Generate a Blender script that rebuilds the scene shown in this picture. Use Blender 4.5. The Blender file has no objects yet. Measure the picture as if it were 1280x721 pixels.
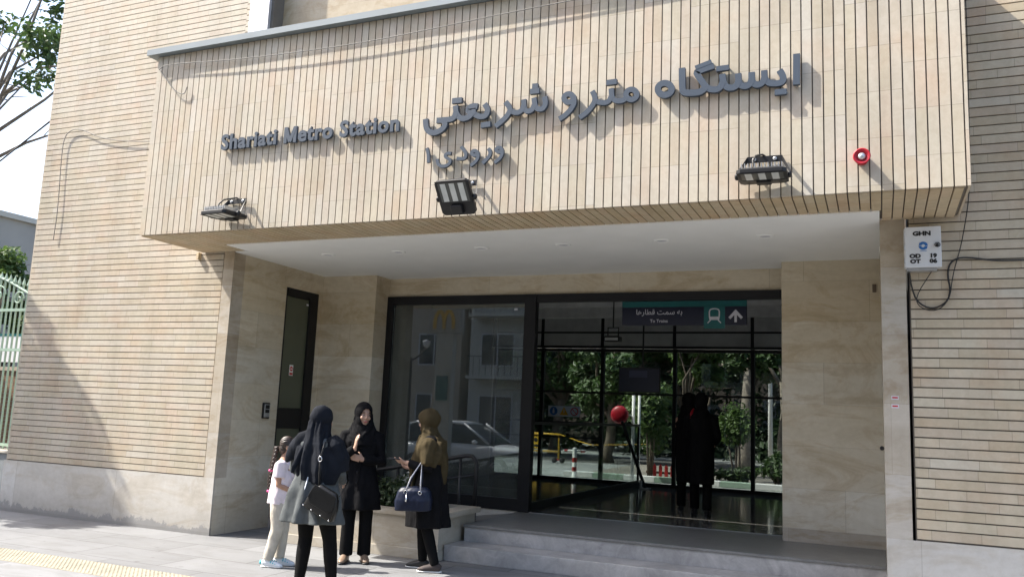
import bpy, bmesh, math, random
from mathutils import Vector, Matrix, Euler, noise
R = math.radians
scene = bpy.context.scene
COL = scene.collection

# ------------------------------------------------------------------ camera, light, exposure
cam_d = bpy.data.cameras.new('camera')
cam_d.sensor_width = 36.0
cam_d.lens = 29.68
cam_d.clip_start = 0.05
cam_d.clip_end = 600.0
cam = bpy.data.objects.new('camera', cam_d)
COL.objects.link(cam)
PITCH, YAW, ROLL = R(8.484), R(23.606), R(2.451)
_f = Vector((-math.sin(YAW) * math.cos(PITCH), math.cos(YAW) * math.cos(PITCH), math.sin(PITCH)))
_r = Vector((math.cos(YAW), math.sin(YAW), 0))
_u = _r.cross(_f)
_r2 = _r * math.cos(ROLL) + _u * math.sin(ROLL)
_u2 = -_r * math.sin(ROLL) + _u * math.cos(ROLL)
cam.matrix_world = Matrix(((_r2.x, _u2.x, -_f.x, 0), (_r2.y, _u2.y, -_f.y, 0), (_r2.z, _u2.z, -_f.z, 1.62), (0, 0, 0, 1)))
scene.camera = cam

SUN_DIR = Vector((0.82, 0.27, -1.0)).normalized()      # the way the light travels
world = bpy.data.worlds.new('World')
scene.world = world
world.use_nodes = True
wn = world.node_tree
wn.nodes.clear()
sky = wn.nodes.new('ShaderNodeTexSky')
sky.sky_type = 'NISHITA'
sky.sun_disc = False
sky.sun_elevation = math.asin(-SUN_DIR.z)
sky.sun_rotation = math.atan2(-SUN_DIR.x, -SUN_DIR.y)
sky.air_density = 1.0
sky.dust_density = 3.0
sky.ozone_density = 1.0
bg = wn.nodes.new('ShaderNodeBackground')
bg.inputs['Strength'].default_value = 0.15
wo = wn.nodes.new('ShaderNodeOutputWorld')
wn.links.new(sky.outputs[0], bg.inputs[0])
wn.links.new(bg.outputs[0], wo.inputs[0])
sun_d = bpy.data.lights.new('sun', 'SUN')
sun_d.energy = 4.1
sun_d.angle = R(0.55)
sun_d.color = (1.0, 0.95, 0.87)
sun = bpy.data.objects.new('sun', sun_d)
COL.objects.link(sun)
sun.location = (-20, -8, 30)
sun.rotation_euler = SUN_DIR.to_track_quat('-Z', 'Y').to_euler()
vs = scene.view_settings
vs.view_transform = 'Standard'
vs.look = 'None'
vs.exposure = 1.48
vs.gamma = 1.0
vs.use_curve_mapping = False
try:
    scene.cycles.max_bounces = 8
    scene.cycles.transparent_max_bounces = 12
    scene.cycles.caustics_reflective = False
    scene.cycles.caustics_refractive = False
    scene.cycles.use_denoising = True
except Exception:
    pass

# ------------------------------------------------------------------ materials
def new_mat(name):
    m = bpy.data.materials.new(name)
    m.use_nodes = True
    nt = m.node_tree
    nt.nodes.clear()
    out = nt.nodes.new('ShaderNodeOutputMaterial')
    b = nt.nodes.new('ShaderNodeBsdfPrincipled')
    nt.links.new(b.outputs[0], out.inputs[0])
    return m, nt, b, out

def nd(nt, typ, **kw):
    n = nt.nodes.new('ShaderNode' + typ)
    ins = kw.pop('ins', {})
    for k, v in kw.items():
        setattr(n, k, v)
    for k, v in ins.items():
        if hasattr(v, 'is_output'):
            nt.links.new(v, n.inputs[k])
        else:
            n.inputs[k].default_value = v
    return n

def mth(nt, op, a, b=0.0, clamp=False):
    return nd(nt, 'Math', operation=op, use_clamp=clamp, ins={0: a, 1: b}).outputs[0]

def ramp(nt, fac, stops):
    n = nt.nodes.new('ShaderNodeValToRGB')
    nt.links.new(fac, n.inputs[0])
    el = n.color_ramp.elements
    while len(el) > 1:
        el.remove(el[-1])
    el[0].position = stops[0][0]
    el[0].color = (*stops[0][1], 1)
    for p, c in stops[1:]:
        e = el.new(p)
        e.color = (*c, 1)
    return n.outputs[0]

def mixc(nt, fac, a, b, typ='MIX'):
    n = nt.nodes.new('ShaderNodeMix')
    n.data_type = 'RGBA'
    n.blend_type = typ
    for i, v in ((0, fac), (6, a), (7, b)):
        if hasattr(v, 'is_output'):
            nt.links.new(v, n.inputs[i])
        elif i == 0:
            n.inputs[0].default_value = v
        else:
            n.inputs[i].default_value = (*v, 1)
    return n.outputs[2]

def ocoord(nt, scale=(1, 1, 1)):
    tc = nt.nodes.new('ShaderNodeTexCoord')
    mp = nt.nodes.new('ShaderNodeMapping')
    mp.inputs['Scale'].default_value = scale
    nt.links.new(tc.outputs['Object'], mp.inputs[0])
    return mp.outputs[0]

def noise_n(nt, vec, scale, detail=4, rough=0.55, dist=0.0):
    n = nd(nt, 'TexNoise', ins={'Vector': vec, 'Scale': scale, 'Detail': detail, 'Roughness': rough, 'Distortion': dist})
    return n.outputs['Fac']

def bump(nt, b, h, strength=0.3, dist=0.01):
    bp = nd(nt, 'Bump', ins={'Height': h, 'Strength': strength, 'Distance': dist})
    nt.links.new(bp.outputs[0], b.inputs['Normal'])

def plain(name, c, rough=0.5, metal=0.0, var=0.12, scale=6.0, bmp=0.0, spec=0.5):
    m, nt, b, out = new_mat(name)
    v = ocoord(nt)
    f = noise_n(nt, v, scale, 5)
    lo = tuple(x * (1 - var) for x in c)
    hi = tuple(min(1, x * (1 + var)) for x in c)
    nt.links.new(ramp(nt, f, [(0.3, lo), (0.7, hi)]), b.inputs['Base Color'])
    b.inputs['Roughness'].default_value = rough
    b.inputs['Metallic'].default_value = metal
    b.inputs['Specular IOR Level'].default_value = spec
    if bmp:
        bump(nt, b, noise_n(nt, v, scale * 8, 3), bmp, 0.004)
    return m

def tile_mat(name, row_axis, col_axis, pitch, r0, length, stagger, tones, aligned=False):
    """thin stone tiles laid in rows: each tile gets its own tone, butt joints between them"""
    m, nt, b, out = new_mat(name)
    v = ocoord(nt)
    sp = nd(nt, 'SeparateXYZ', ins={0: v})
    ra, ca = sp.outputs[row_axis], sp.outputs[col_axis]
    row = mth(nt, 'FLOOR', mth(nt, 'DIVIDE', mth(nt, 'SUBTRACT', ra, r0), pitch))
    if aligned:                       # joints run level across a few strips, then jump
        rr = mth(nt, 'FLOOR', mth(nt, 'DIVIDE', row, 5.0))
    else:
        rr = row
    wn_ = nd(nt, 'TexWhiteNoise', noise_dimensions='1D', ins={'W': rr})
    off = mth(nt, 'MULTIPLY', wn_.outputs['Value'], stagger)
    cc = mth(nt, 'ADD', mth(nt, 'DIVIDE', ca, length), off)
    colf = mth(nt, 'FLOOR', cc)
    fr = mth(nt, 'FRACT', cc)
    cell = nd(nt, 'CombineXYZ', ins={0: row, 1: colf, 2: 3.7})
    w2 = nd(nt, 'TexWhiteNoise', noise_dimensions='3D', ins={'Vector': cell.outputs[0]})
    tone = ramp(nt, w2.outputs['Value'], tones)
    big = noise_n(nt, v, 1.1, 3)
    tone = mixc(nt, 0.5, tone, ramp(nt, big, [(0.3, (0.80, 0.78, 0.76)), (0.7, (1.0, 1.0, 1.0))]), 'MULTIPLY')
    blot = noise_n(nt, ocoord(nt, (1.6, 1.6, 1.6)), 1.6, 2)
    tone = mixc(nt, 0.55, tone, ramp(nt, blot, [(0.36, (0.93, 0.96, 0.97)), (0.5, (1, 1, 1)), (0.66, (1.0, 0.90, 0.84))]), 'MULTIPLY')
    vein = noise_n(nt, ocoord(nt, (3, 3, 3)), 5.0, 6, 0.65, 0.6)
    tone = mixc(nt, 0.45, tone, ramp(nt, vein, [(0.25, (0.74, 0.69, 0.64)), (0.62, (1.0, 1.0, 1.0))]), 'MULTIPLY')
    grime = noise_n(nt, ocoord(nt, (2.2, 2.2, 0.35)), 1.5, 5, 0.6)
    tone = mixc(nt, 0.4, tone, ramp(nt, grime, [(0.34, (0.70, 0.68, 0.66)), (0.56, (1, 1, 1))]), 'MULTIPLY')
    joint = mth(nt, 'LESS_THAN', fr, 0.0045 / length)
    tone = mixc(nt, mth(nt, 'MULTIPLY', joint, 0.5), tone, (0.16, 0.13, 0.10))
    nt.links.new(tone, b.inputs['Base Color'])
    b.inputs['Roughness'].default_value = 0.62
    b.inputs['Specular IOR Level'].default_value = 0.3
    hgt = mth(nt, 'ADD', mth(nt, 'MULTIPLY', w2.outputs['Value'], 0.5), mth(nt, 'MULTIPLY', vein, 0.25))
    bump(nt, b, hgt, 0.25, 0.006)
    return m

def travertine(name, c1, c2, c3, slab=(1.1, 0.62), stain=0.5, rough=0.35, zvar=True, splash=False):
    m, nt, b, out = new_mat(name)
    v = ocoord(nt)
    n1 = noise_n(nt, ocoord(nt, (0.5, 0.5, 1.6)), 2.0, 7, 0.6, 1.2)
    n2 = noise_n(nt, v, 14.0, 6, 0.7)
    col = ramp(nt, n1, [(0.28, c1), (0.5, c2), (0.72, c3)])
    col = mixc(nt, 0.35, col, ramp(nt, n2, [(0.3, (0.72, 0.70, 0.66)), (0.65, (1, 1, 1))]), 'MULTIPLY')
    sp = nd(nt, 'SeparateXYZ', ins={0: v})
    hz = mth(nt, 'DIVIDE', sp.outputs[2], slab[1])
    rz = mth(nt, 'FLOOR', hz)
    xs = mth(nt, 'ADD', mth(nt, 'DIVIDE', mth(nt, 'ADD', sp.outputs[0], sp.outputs[1]), slab[0]), mth(nt, 'MULTIPLY', rz, 0.37))
    cell = nd(nt, 'CombineXYZ', ins={0: mth(nt, 'FLOOR', xs), 1: rz, 2: 1.3})
    w = nd(nt, 'TexWhiteNoise', noise_dimensions='3D', ins={'Vector': cell.outputs[0]})
    col = mixc(nt, 0.6, col, ramp(nt, w.outputs['Value'], [(0.0, (0.80, 0.77, 0.72)), (0.5, (0.95, 0.94, 0.92)), (1.0, (1, 1, 1))]), 'MULTIPLY')
    j = mth(nt, 'MAXIMUM', mth(nt, 'LESS_THAN', mth(nt, 'FRACT', hz), 0.008), mth(nt, 'LESS_THAN', mth(nt, 'FRACT', xs), 0.0035))
    col = mixc(nt, mth(nt, 'MULTIPLY', j, 0.35), col, (0.2, 0.17, 0.13))
    st = noise_n(nt, ocoord(nt, (0.55, 0.55, 1.5)), 1.35, 9, 0.7, 2.2)
    col = mixc(nt, stain, col, ramp(nt, st, [(0.34, (0.60, 0.50, 0.36)), (0.43, (0.82, 0.74, 0.62)), (0.50, (1, 1, 1))]), 'MULTIPLY')
    if zvar:                          # the upper courses are warmer and browner, varying by course
        w3 = nd(nt, 'TexWhiteNoise', noise_dimensions='1D', ins={'W': rz})
        warm = mth(nt, 'ADD', mth(nt, 'MULTIPLY', rz, 0.105), mth(nt, 'SUBTRACT', mth(nt, 'MULTIPLY', w3.outputs['Value'], 0.5), 0.30), True)
        col = mixc(nt, warm, col, mixc(nt, 1.0, col, (0.90, 0.80, 0.64), 'MULTIPLY'))
    if splash:                        # broken grey render and damp along the foot
        sz = mth(nt, 'SUBTRACT', sp.outputs[2], mth(nt, 'MULTIPLY', noise_n(nt, ocoord(nt, (1.6, 1.6, 1.3)), 2.2, 9, 0.75), 0.46))
        low = ramp(nt, mth(nt, 'ADD', sz, 0.5), [(0.355, (1, 1, 1)), (0.375, (0, 0, 0))])
        col = mixc(nt, mth(nt, 'MULTIPLY', nd(nt, 'RGBToBW', ins={0: low}).outputs[0], 0.7), col, (0.27, 0.275, 0.28))
        damp = ramp(nt, mth(nt, 'ADD', sz, 0.2), [(0.0, (0.72, 0.71, 0.70)), (0.35, (1, 1, 1))])
        col = mixc(nt, 0.8, col, damp, 'MULTIPLY')
    nt.links.new(col, b.inputs['Base Color'])
    b.inputs['Roughness'].default_value = rough
    b.inputs['Specular IOR Level'].default_value = 0.35
    pits = noise_n(nt, ocoord(nt, (1, 1, 3)), 22.0, 4, 0.7)
    bump(nt, b, pits, 0.12, 0.004)
    return m

def glass_mat(name, tint, refl=1.0, rough=0.0, dust=0.0):
    m = bpy.data.materials.new(name)
    m.use_nodes = True
    nt = m.node_tree
    nt.nodes.clear()
    out = nt.nodes.new('ShaderNodeOutputMaterial')
    tr = nd(nt, 'BsdfTransparent', ins={0: (*tint, 1)})
    gl = nd(nt, 'BsdfGlossy', ins={'Color': (0.9, 0.95, 1.0, 1), 'Roughness': rough})
    fr = nd(nt, 'Fresnel', ins={'IOR': 1.6})
    f = mth(nt, 'MULTIPLY', fr.outputs[0], refl, True)
    mx = nt.nodes.new('ShaderNodeMixShader')
    nt.links.new(f, mx.inputs[0])
    nt.links.new(tr.outputs[0], mx.inputs[1])
    nt.links.new(gl.outputs[0], mx.inputs[2])
    last = mx
    if dust:                          # a film of street dust, thicker in smears
        df = nd(nt, 'BsdfDiffuse', ins={0: (0.45, 0.48, 0.46, 1)})
        sm = noise_n(nt, ocoord(nt, (1.5, 1.5, 0.6)), 2.0, 5, 0.65, 0.7)
        last = nt.nodes.new('ShaderNodeMixShader')
        nt.links.new(mth(nt, 'MULTIPLY', sm, dust * 2), last.inputs[0])
        nt.links.new(mx.outputs[0], last.inputs[1])
        nt.links.new(df.outputs[0], last.inputs[2])
    nt.links.new(last.outputs[0], out.inputs[0])
    return m

def leaf_mat(name, lo, hi, trans=0.25):
    m, nt, b, out = new_mat(name)
    f = noise_n(nt, ocoord(nt), 1.8, 3)
    f2 = noise_n(nt, ocoord(nt), 11.0, 2)
    fm = mth(nt, 'ADD', mth(nt, 'MULTIPLY', f, 0.6), mth(nt, 'MULTIPLY', f2, 0.4))
    c = ramp(nt, fm, [(0.32, lo), (0.68, hi)])
    nt.links.new(c, b.inputs['Base Color'])
    b.inputs['Roughness'].default_value = 0.5
    tl = nt.nodes.new('ShaderNodeBsdfTranslucent')
    nt.links.new(c, tl.inputs[0])
    mx = nt.nodes.new('ShaderNodeMixShader')
    mx.inputs[0].default_value = trans
    nt.links.new(b.outputs[0], mx.inputs[1])
    nt.links.new(tl.outputs[0], mx.inputs[2])
    nt.links.new(mx.outputs[0], out.inputs[0])
    return m

def paving_mat(name, c, sx, sy, var=0.14, joint=0.010, rough=0.7):
    m, nt, b, out = new_mat(name)
    v = ocoord(nt)
    sp = nd(nt, 'SeparateXYZ', ins={0: v})
    yy = mth(nt, 'DIVIDE', sp.outputs[1], sy)
    ry = mth(nt, 'FLOOR', yy)
    xx = mth(nt, 'ADD', mth(nt, 'DIVIDE', sp.outputs[0], sx), mth(nt, 'MULTIPLY', ry, 0.5))
    cell = nd(nt, 'CombineXYZ', ins={0: mth(nt, 'FLOOR', xx), 1: ry, 2: 0.5})
    w = nd(nt, 'TexWhiteNoise', noise_dimensions='3D', ins={'Vector': cell.outputs[0]})
    col = ramp(nt, w.outputs['Value'], [(0.0, tuple(x * (1 - var) for x in c)), (1.0, tuple(x * (1 + var) for x in c))])
    n = noise_n(nt, v, 1.3, 6, 0.65)
    col = mixc(nt, 0.7, col, ramp(nt, n, [(0.3, (0.72, 0.72, 0.73)), (0.65, (1, 1, 1))]), 'MULTIPLY')
    sp_ = noise_n(nt, v, 7.0, 3, 0.5)
    col = mixc(nt, 0.8, col, ramp(nt, sp_, [(0.26, (0.55, 0.54, 0.52)), (0.33, (1, 1, 1))]), 'MULTIPLY')
    st_ = noise_n(nt, ocoord(nt, (0.5, 1.4, 1)), 2.6, 7, 0.7, 1.0)
    col = mixc(nt, 0.6, col, ramp(nt, st_, [(0.36, (0.78, 0.76, 0.73)), (0.52, (1, 1, 1))]), 'MULTIPLY')
    g = noise_n(nt, v, 90.0, 3, 0.8)
    col = mixc(nt, 0.5, col, ramp(nt, g, [(0.3, (0.7, 0.7, 0.7)), (0.7, (1, 1, 1))]), 'MULTIPLY')
    j = mth(nt, 'MAXIMUM', mth(nt, 'LESS_THAN', mth(nt, 'FRACT', yy), joint / sy), mth(nt, 'LESS_THAN', mth(nt, 'FRACT', xx), joint / sx))
    col = mixc(nt, mth(nt, 'MULTIPLY', j, 0.85), col, (0.045, 0.043, 0.04))
    nt.links.new(col, b.inputs['Base Color'])
    b.inputs['Roughness'].default_value = rough
    bump(nt, b, mth(nt, 'SUBTRACT', mth(nt, 'MULTIPLY', g, 0.3), j), 0.3, 0.004)
    return m

def granite_mat(name, c, c2, rough, vein=0.5):
    m, nt, b, out = new_mat(name)
    v = ocoord(nt)
    n1 = noise_n(nt, v, 3.0, 7, 0.65, 1.5)
    n2 = noise_n(nt, v, 40.0, 3, 0.7)
    col = ramp(nt, n1, [(0.3, c), (0.68, c2)])
    col = mixc(nt, 0.4, col, ramp(nt, n2, [(0.3, (0.7, 0.7, 0.7)), (0.7, (1, 1, 1))]), 'MULTIPLY')
    vo = nd(nt, 'TexVoronoi', feature='DISTANCE_TO_EDGE', ins={'Vector': nd(nt, 'VectorMath', operation='ADD', ins={0: v, 1: nd(nt, 'TexNoise', ins={'Vector': v, 'Scale': 2.0}).outputs['Color']}).outputs[0], 'Scale': 1.6})
    vn = mth(nt, 'LESS_THAN', vo.outputs['Distance'], 0.012)
    col = mixc(nt, mth(nt, 'MULTIPLY', vn, vein * 0.5), col, tuple(min(1, x * 1.9) for x in c2))
    nt.links.new(col, b.inputs['Base Color'])
    b.inputs['Roughness'].default_value = rough
    return m

BX, BY = -3.5, 8.363            # origin of the station building
PITCHS = 0.0875
TONES = [(0.0, (0.515, 0.450, 0.350)), (0.18, (0.535, 0.485, 0.380)), (0.4, (0.548, 0.492, 0.395)), (0.6, (0.55, 0.502, 0.418)), (0.8, (0.560, 0.515, 0.420)), (0.93, (0.545, 0.470, 0.378)), (1.0, (0.570, 0.535, 0.460))]
TONES = [(p_, (c_[0] * .985, c_[1] * .972, c_[2] * .962)) for p_, c_ in TONES]
TONES_R = [(p_, (c_[0] * (1.0 if i_ % 2 else 1.08), c_[1] * (.95 if i_ % 2 else 1.06), c_[2] * (.88 if i_ % 2 else 1.0))) for i_, (p_, c_) in enumerate(TONES)]
M = {}
M['tile_front'] = tile_mat('cream_stone_strips_upright', 0, 2, PITCHS, -8.08 - BX, 0.40, 0.55, TONES, True)
M['tile_soffit'] = tile_mat('cream_stone_strips_soffit', 0, 1, PITCHS, -8.08 - BX, 0.34, 0.5, [(p, (c[0] * 1.12, c[1] * 1.03, c[2] * .88)) for p, c in TONES])
M['tile_left'] = tile_mat('cream_stone_rows_left', 2, 0, 0.0805, 0.70, 0.38, 3.0, TONES)
M['tile_right'] = tile_mat('cream_stone_rows_right', 2, 0, PITCHS, 0.70, 0.38, 3.0, TONES_R)
M['groove'] = plain('dark_mortar', (0.15, 0.132, 0.112), 0.9)
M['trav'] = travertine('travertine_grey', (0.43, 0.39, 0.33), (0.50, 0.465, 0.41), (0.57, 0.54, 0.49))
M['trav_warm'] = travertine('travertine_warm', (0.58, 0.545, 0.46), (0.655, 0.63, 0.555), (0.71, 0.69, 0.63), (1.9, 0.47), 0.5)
M['plinth'] = travertine('plinth_stone', (0.52, 0.50, 0.465), (0.58, 0.565, 0.535), (0.63, 0.615, 0.585), (1.9, 5.0), 0.35, 0.5, False, True)
M['planter'] = travertine('planter_stone', (0.38, 0.345, 0.285), (0.44, 0.405, 0.345), (0.48, 0.45, 0.39), (1.5, 0.6), 0.4)
M['plaster'] = plain('white_plaster', (0.88, 0.885, 0.86), 0.8, 0, 0.03, 2.0)
M['frame'] = plain('black_aluminium', (0.008, 0.008, 0.009), 0.5, 0.0, 0.15, 4.0, 0.0, 0.3)
M['coping'] = plain('grey_coping_metal', (0.20, 0.235, 0.25), 0.5, 0.0, 0.08, 2.0)
M['strip_metal'] = plain('brushed_aluminium', (0.55, 0.55, 0.58), 0.45, 0.4, 0.05)
M['letter'] = plain('blue_grey_letters', (0.060, 0.078, 0.104), 0.5, 0.0, 0.06, 3.0, 0.0, 0.3)
M['letter_side'] = M['letter']
M['glass'] = glass_mat('clear_glazing', (0.52, 0.55, 0.54), 0.3)
M['glass_front'] = glass_mat('tinted_glazing', (0.60, 0.65, 0.64), 1.35, 0.012, 0.075)
M['frosted'] = plain('satin_glass_panel', (0.62, 0.64, 0.63), 0.22, 0, 0.25, 1.2)
M['glass_bar'] = glass_mat('balustrade_glazing', (0.84, 0.88, 0.87), 0.12)
M['door_glass'] = plain('greenish_door_glass', (0.085, 0.095, 0.065), 0.12, 0, 0.05, 1.0)
M['step'] = granite_mat('grey_marble_steps', (0.29, 0.283, 0.278), (0.50, 0.488, 0.478), 0.36, 0.10)
M['platform'] = granite_mat('worn_platform_stone', (0.15, 0.15, 0.145), (0.21, 0.21, 0.205), 0.33, 0.2)
M['lobby_floor'] = granite_mat('polished_dark_stone', (0.10, 0.098, 0.092), (0.17, 0.166, 0.156), 0.10, 0.1)
M['lobby_ceiling'] = plain('lobby_grey_panels', (0.66, 0.67, 0.67), 0.55)
M['lobby_wall'] = plain('lobby_dark_wall', (0.09, 0.09, 0.088), 0.5)
M['paving'] = paving_mat('granite_paving', (0.21, 0.214, 0.218), 1.2, 0.6)
M['paving_rear'] = paving_mat('pale_concrete_paving', (0.36, 0.37, 0.36), 1.0, 1.0)
M['tactile'] = plain('yellow_tactile_tiles', (0.29, 0.265, 0.20), 0.75, 0, 0.18, 3.0)
M['asphalt'] = plain('asphalt', (0.085, 0.083, 0.08), 0.85, 0, 0.25, 20.0, 0.3)
M['earth'] = plain('dry_ground', (0.22, 0.20, 0.17), 0.95, 0, 0.2, 0.4)
M['kerb'] = plain('concrete_kerb', (0.42, 0.42, 0.40), 0.8)
M['black_metal'] = plain('black_painted_metal', (0.012, 0.012, 0.013), 0.45, 0, 0.12, 6.0, 0.0, 0.35)
M['steel'] = plain('galvanised_steel', (0.50, 0.51, 0.52), 0.35, 0.7)
M['white_paint'] = plain('white_paint', (0.78, 0.78, 0.77), 0.45, 0, 0.04)
M['cabinet'] = plain('pale_cabinet_enamel', (0.66, 0.68, 0.70), 0.5, 0, 0.05)
M['ink'] = plain('black_ink', (0.012, 0.012, 0.013), 0.6)
M['red'] = plain('red_plastic', (0.36, 0.008, 0.02), 0.4)
M['sticker'] = leaf_mat('translucent_sticker', (0.55, 0.56, 0.58), (0.62, 0.63, 0.65), 0.6)
M['red_paint'] = plain('red_paint', (0.50, 0.03, 0.03), 0.45)
M['blue'] = plain('blue_print', (0.03, 0.16, 0.45), 0.5)
M['navy'] = plain('navy_sign', (0.012, 0.014, 0.032), 0.35)
M['teal'] = plain('teal_sign', (0.012, 0.12, 0.12), 0.4)
M['sign_white'] = plain('sign_white', (0.62, 0.62, 0.66), 0.5)
M['yellow'] = plain('yellow_paint', (0.70, 0.40, 0.02), 0.5)
M['led'] = plain('led_strip_panel', (0.55, 0.57, 0.55), 0.35)
M['lens'] = glass_mat('floodlight_lens', (0.75, 0.78, 0.75), 1.0, 0.05)
M['reflector'] = plain('floodlight_tray', (0.06, 0.065, 0.06), 0.4)
M['screen'] = plain('blue_screen_panel', (0.004, 0.006, 0.022), 0.35)
M['screen_lit'] = plain('pale_screen_patch', (0.03, 0.035, 0.075), 0.4)
M['leaf'] = leaf_mat('leaf_green', (0.030, 0.060, 0.018), (0.085, 0.15, 0.04))
M['leaf_light'] = leaf_mat('leaf_light_green', (0.06, 0.11, 0.025), (0.14, 0.22, 0.06), 0.35)
M['leaf_dark'] = leaf_mat('leaf_dark_green', (0.014, 0.030, 0.012), (0.045, 0.08, 0.028))
M['leaf_hedge'] = leaf_mat('hedge_green', (0.015, 0.03, 0.010), (0.05, 0.085, 0.03))
M['bark'] = plain('bark', (0.13, 0.10, 0.075), 0.9, 0, 0.35, 9.0, 0.6)
M['bark_pale'] = plain('pale_bark', (0.20, 0.17, 0.14), 0.9, 0, 0.35, 9.0, 0.6)
M['green_iron'] = plain('pale_green_iron', (0.32, 0.43, 0.34), 0.5)
M['wire'] = plain('black_cable', (0.02, 0.019, 0.018), 0.6)
M['wire_pale'] = plain('pale_old_cable', (0.20, 0.19, 0.17), 0.7)
M['render_far'] = plain('grey_render', (0.40, 0.38, 0.35), 0.9, 0, 0.12, 0.6)
M['facade_a'] = plain('pale_facade_stone', (0.50, 0.48, 0.43), 0.8, 0, 0.1, 0.7)
M['facade_b'] = plain('buff_facade_brick', (0.42, 0.34, 0.26), 0.85, 0, 0.15, 0.9)
M['window'] = plain('dark_window_glass', (0.03, 0.04, 0.05), 0.08)
M['skin'] = plain('skin', (0.40, 0.245, 0.175), 0.55, 0, 0.06, 20.0)
M['skin_girl'] = plain('skin_tan', (0.40, 0.23, 0.155), 0.55, 0, 0.06, 20.0)
M['sclera'] = plain('eye_white', (0.36, 0.34, 0.33), 0.4)
M['lips'] = plain('lips', (0.36, 0.10, 0.09), 0.5)
M['brow'] = plain('dark_brow', (0.03, 0.02, 0.016), 0.7)
M['hair'] = plain('dark_brown_hair', (0.028, 0.016, 0.011), 0.42, 0, 0.3, 60.0, 0.3)
def cloth(name, c, rough=0.85, var=0.18, sheen=0.0):
    m = plain(name, c, rough, 0, var, 9.0, 0.0, 0.12)
    nt = m.node_tree
    b = [n for n in nt.nodes if n.type == 'BSDF_PRINCIPLED'][0]
    w = noise_n(nt, ocoord(nt), 240.0, 2, 0.6)
    w2 = noise_n(nt, ocoord(nt, (1, 1, 0.35)), 14.0, 4, 0.6, 0.5)
    bump(nt, b, mth(nt, 'ADD', mth(nt, 'MULTIPLY', w, 0.12), w2), 0.4, 0.012)
    b.inputs['Sheen Weight'].default_value = sheen
    return m
M['black_cloth'] = cloth('black_coat_cloth', (0.0055, 0.0055, 0.0065))
M['black_knit'] = cloth('black_trouser_cloth', (0.0045, 0.0045, 0.005), 0.8)
M['chador'] = cloth('black_chador_cloth', (0.0045, 0.0045, 0.005))
M['scarf_navy'] = cloth('charcoal_scarf_cloth', (0.011, 0.013, 0.018))
M['scarf_olive'] = cloth('olive_brown_scarf_cloth', (0.050, 0.038, 0.019))
M['grey_coat'] = cloth('grey_green_coat_cloth', (0.082, 0.090, 0.092), 0.7)
M['white_tee'] = cloth('pale_pink_tshirt_cloth', (0.74, 0.66, 0.70))
M['beige'] = cloth('beige_trouser_cloth', (0.50, 0.465, 0.40))
M['pink'] = plain('pink_band', (0.70, 0.08, 0.25), 0.6)
M['shoe_white'] = plain('white_trainer', (0.72, 0.76, 0.80), 0.6, 0, 0.06)
M['shoe_cyan'] = plain('turquoise_trim', (0.08, 0.50, 0.56), 0.5)
M['shoe_brown'] = plain('tan_leather_shoe', (0.20, 0.135, 0.09), 0.45)
M['shoe_black'] = plain('black_shoe', (0.014, 0.014, 0.015), 0.5)
M['shoe_taupe'] = plain('taupe_canvas', (0.05, 0.038, 0.035), 0.8)
M['sole'] = plain('white_rubber_sole', (0.66, 0.66, 0.64), 0.7)
M['bag_black'] = plain('black_leather', (0.006, 0.006, 0.006), 0.3, 0, 0.2, 30.0, 0.25, 0.3)
M['bag_navy'] = plain('navy_leather', (0.006, 0.010, 0.026), 0.42, 0, 0.2, 30.0, 0.25, 0.25)
M['chrome'] = plain('chrome', (0.75, 0.75, 0.76), 0.18, 1.0)
M['car_paint'] = plain('white_car_paint', (0.72, 0.73, 0.74), 0.25, 0, 0.02)
M['rubber'] = plain('tyre_rubber', (0.02, 0.02, 0.02), 0.8)
M['brick_low'] = plain('brown_brick', (0.25, 0.16, 0.10), 0.9, 0, 0.25, 3.0)
M['backdrop_dark'] = plain('backdrop_dark_brown', (0.075, 0.06, 0.05), 0.9, 0, 0.25, 2.0)  # kept dark so the added backdrop reads as shaded
M['amber'] = plain('amber_plastic', (0.6, 0.25, 0.02), 0.3)
M['stone_pier'] = plain('grey_stone_wall', (0.22, 0.235, 0.24), 0.7)

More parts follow.
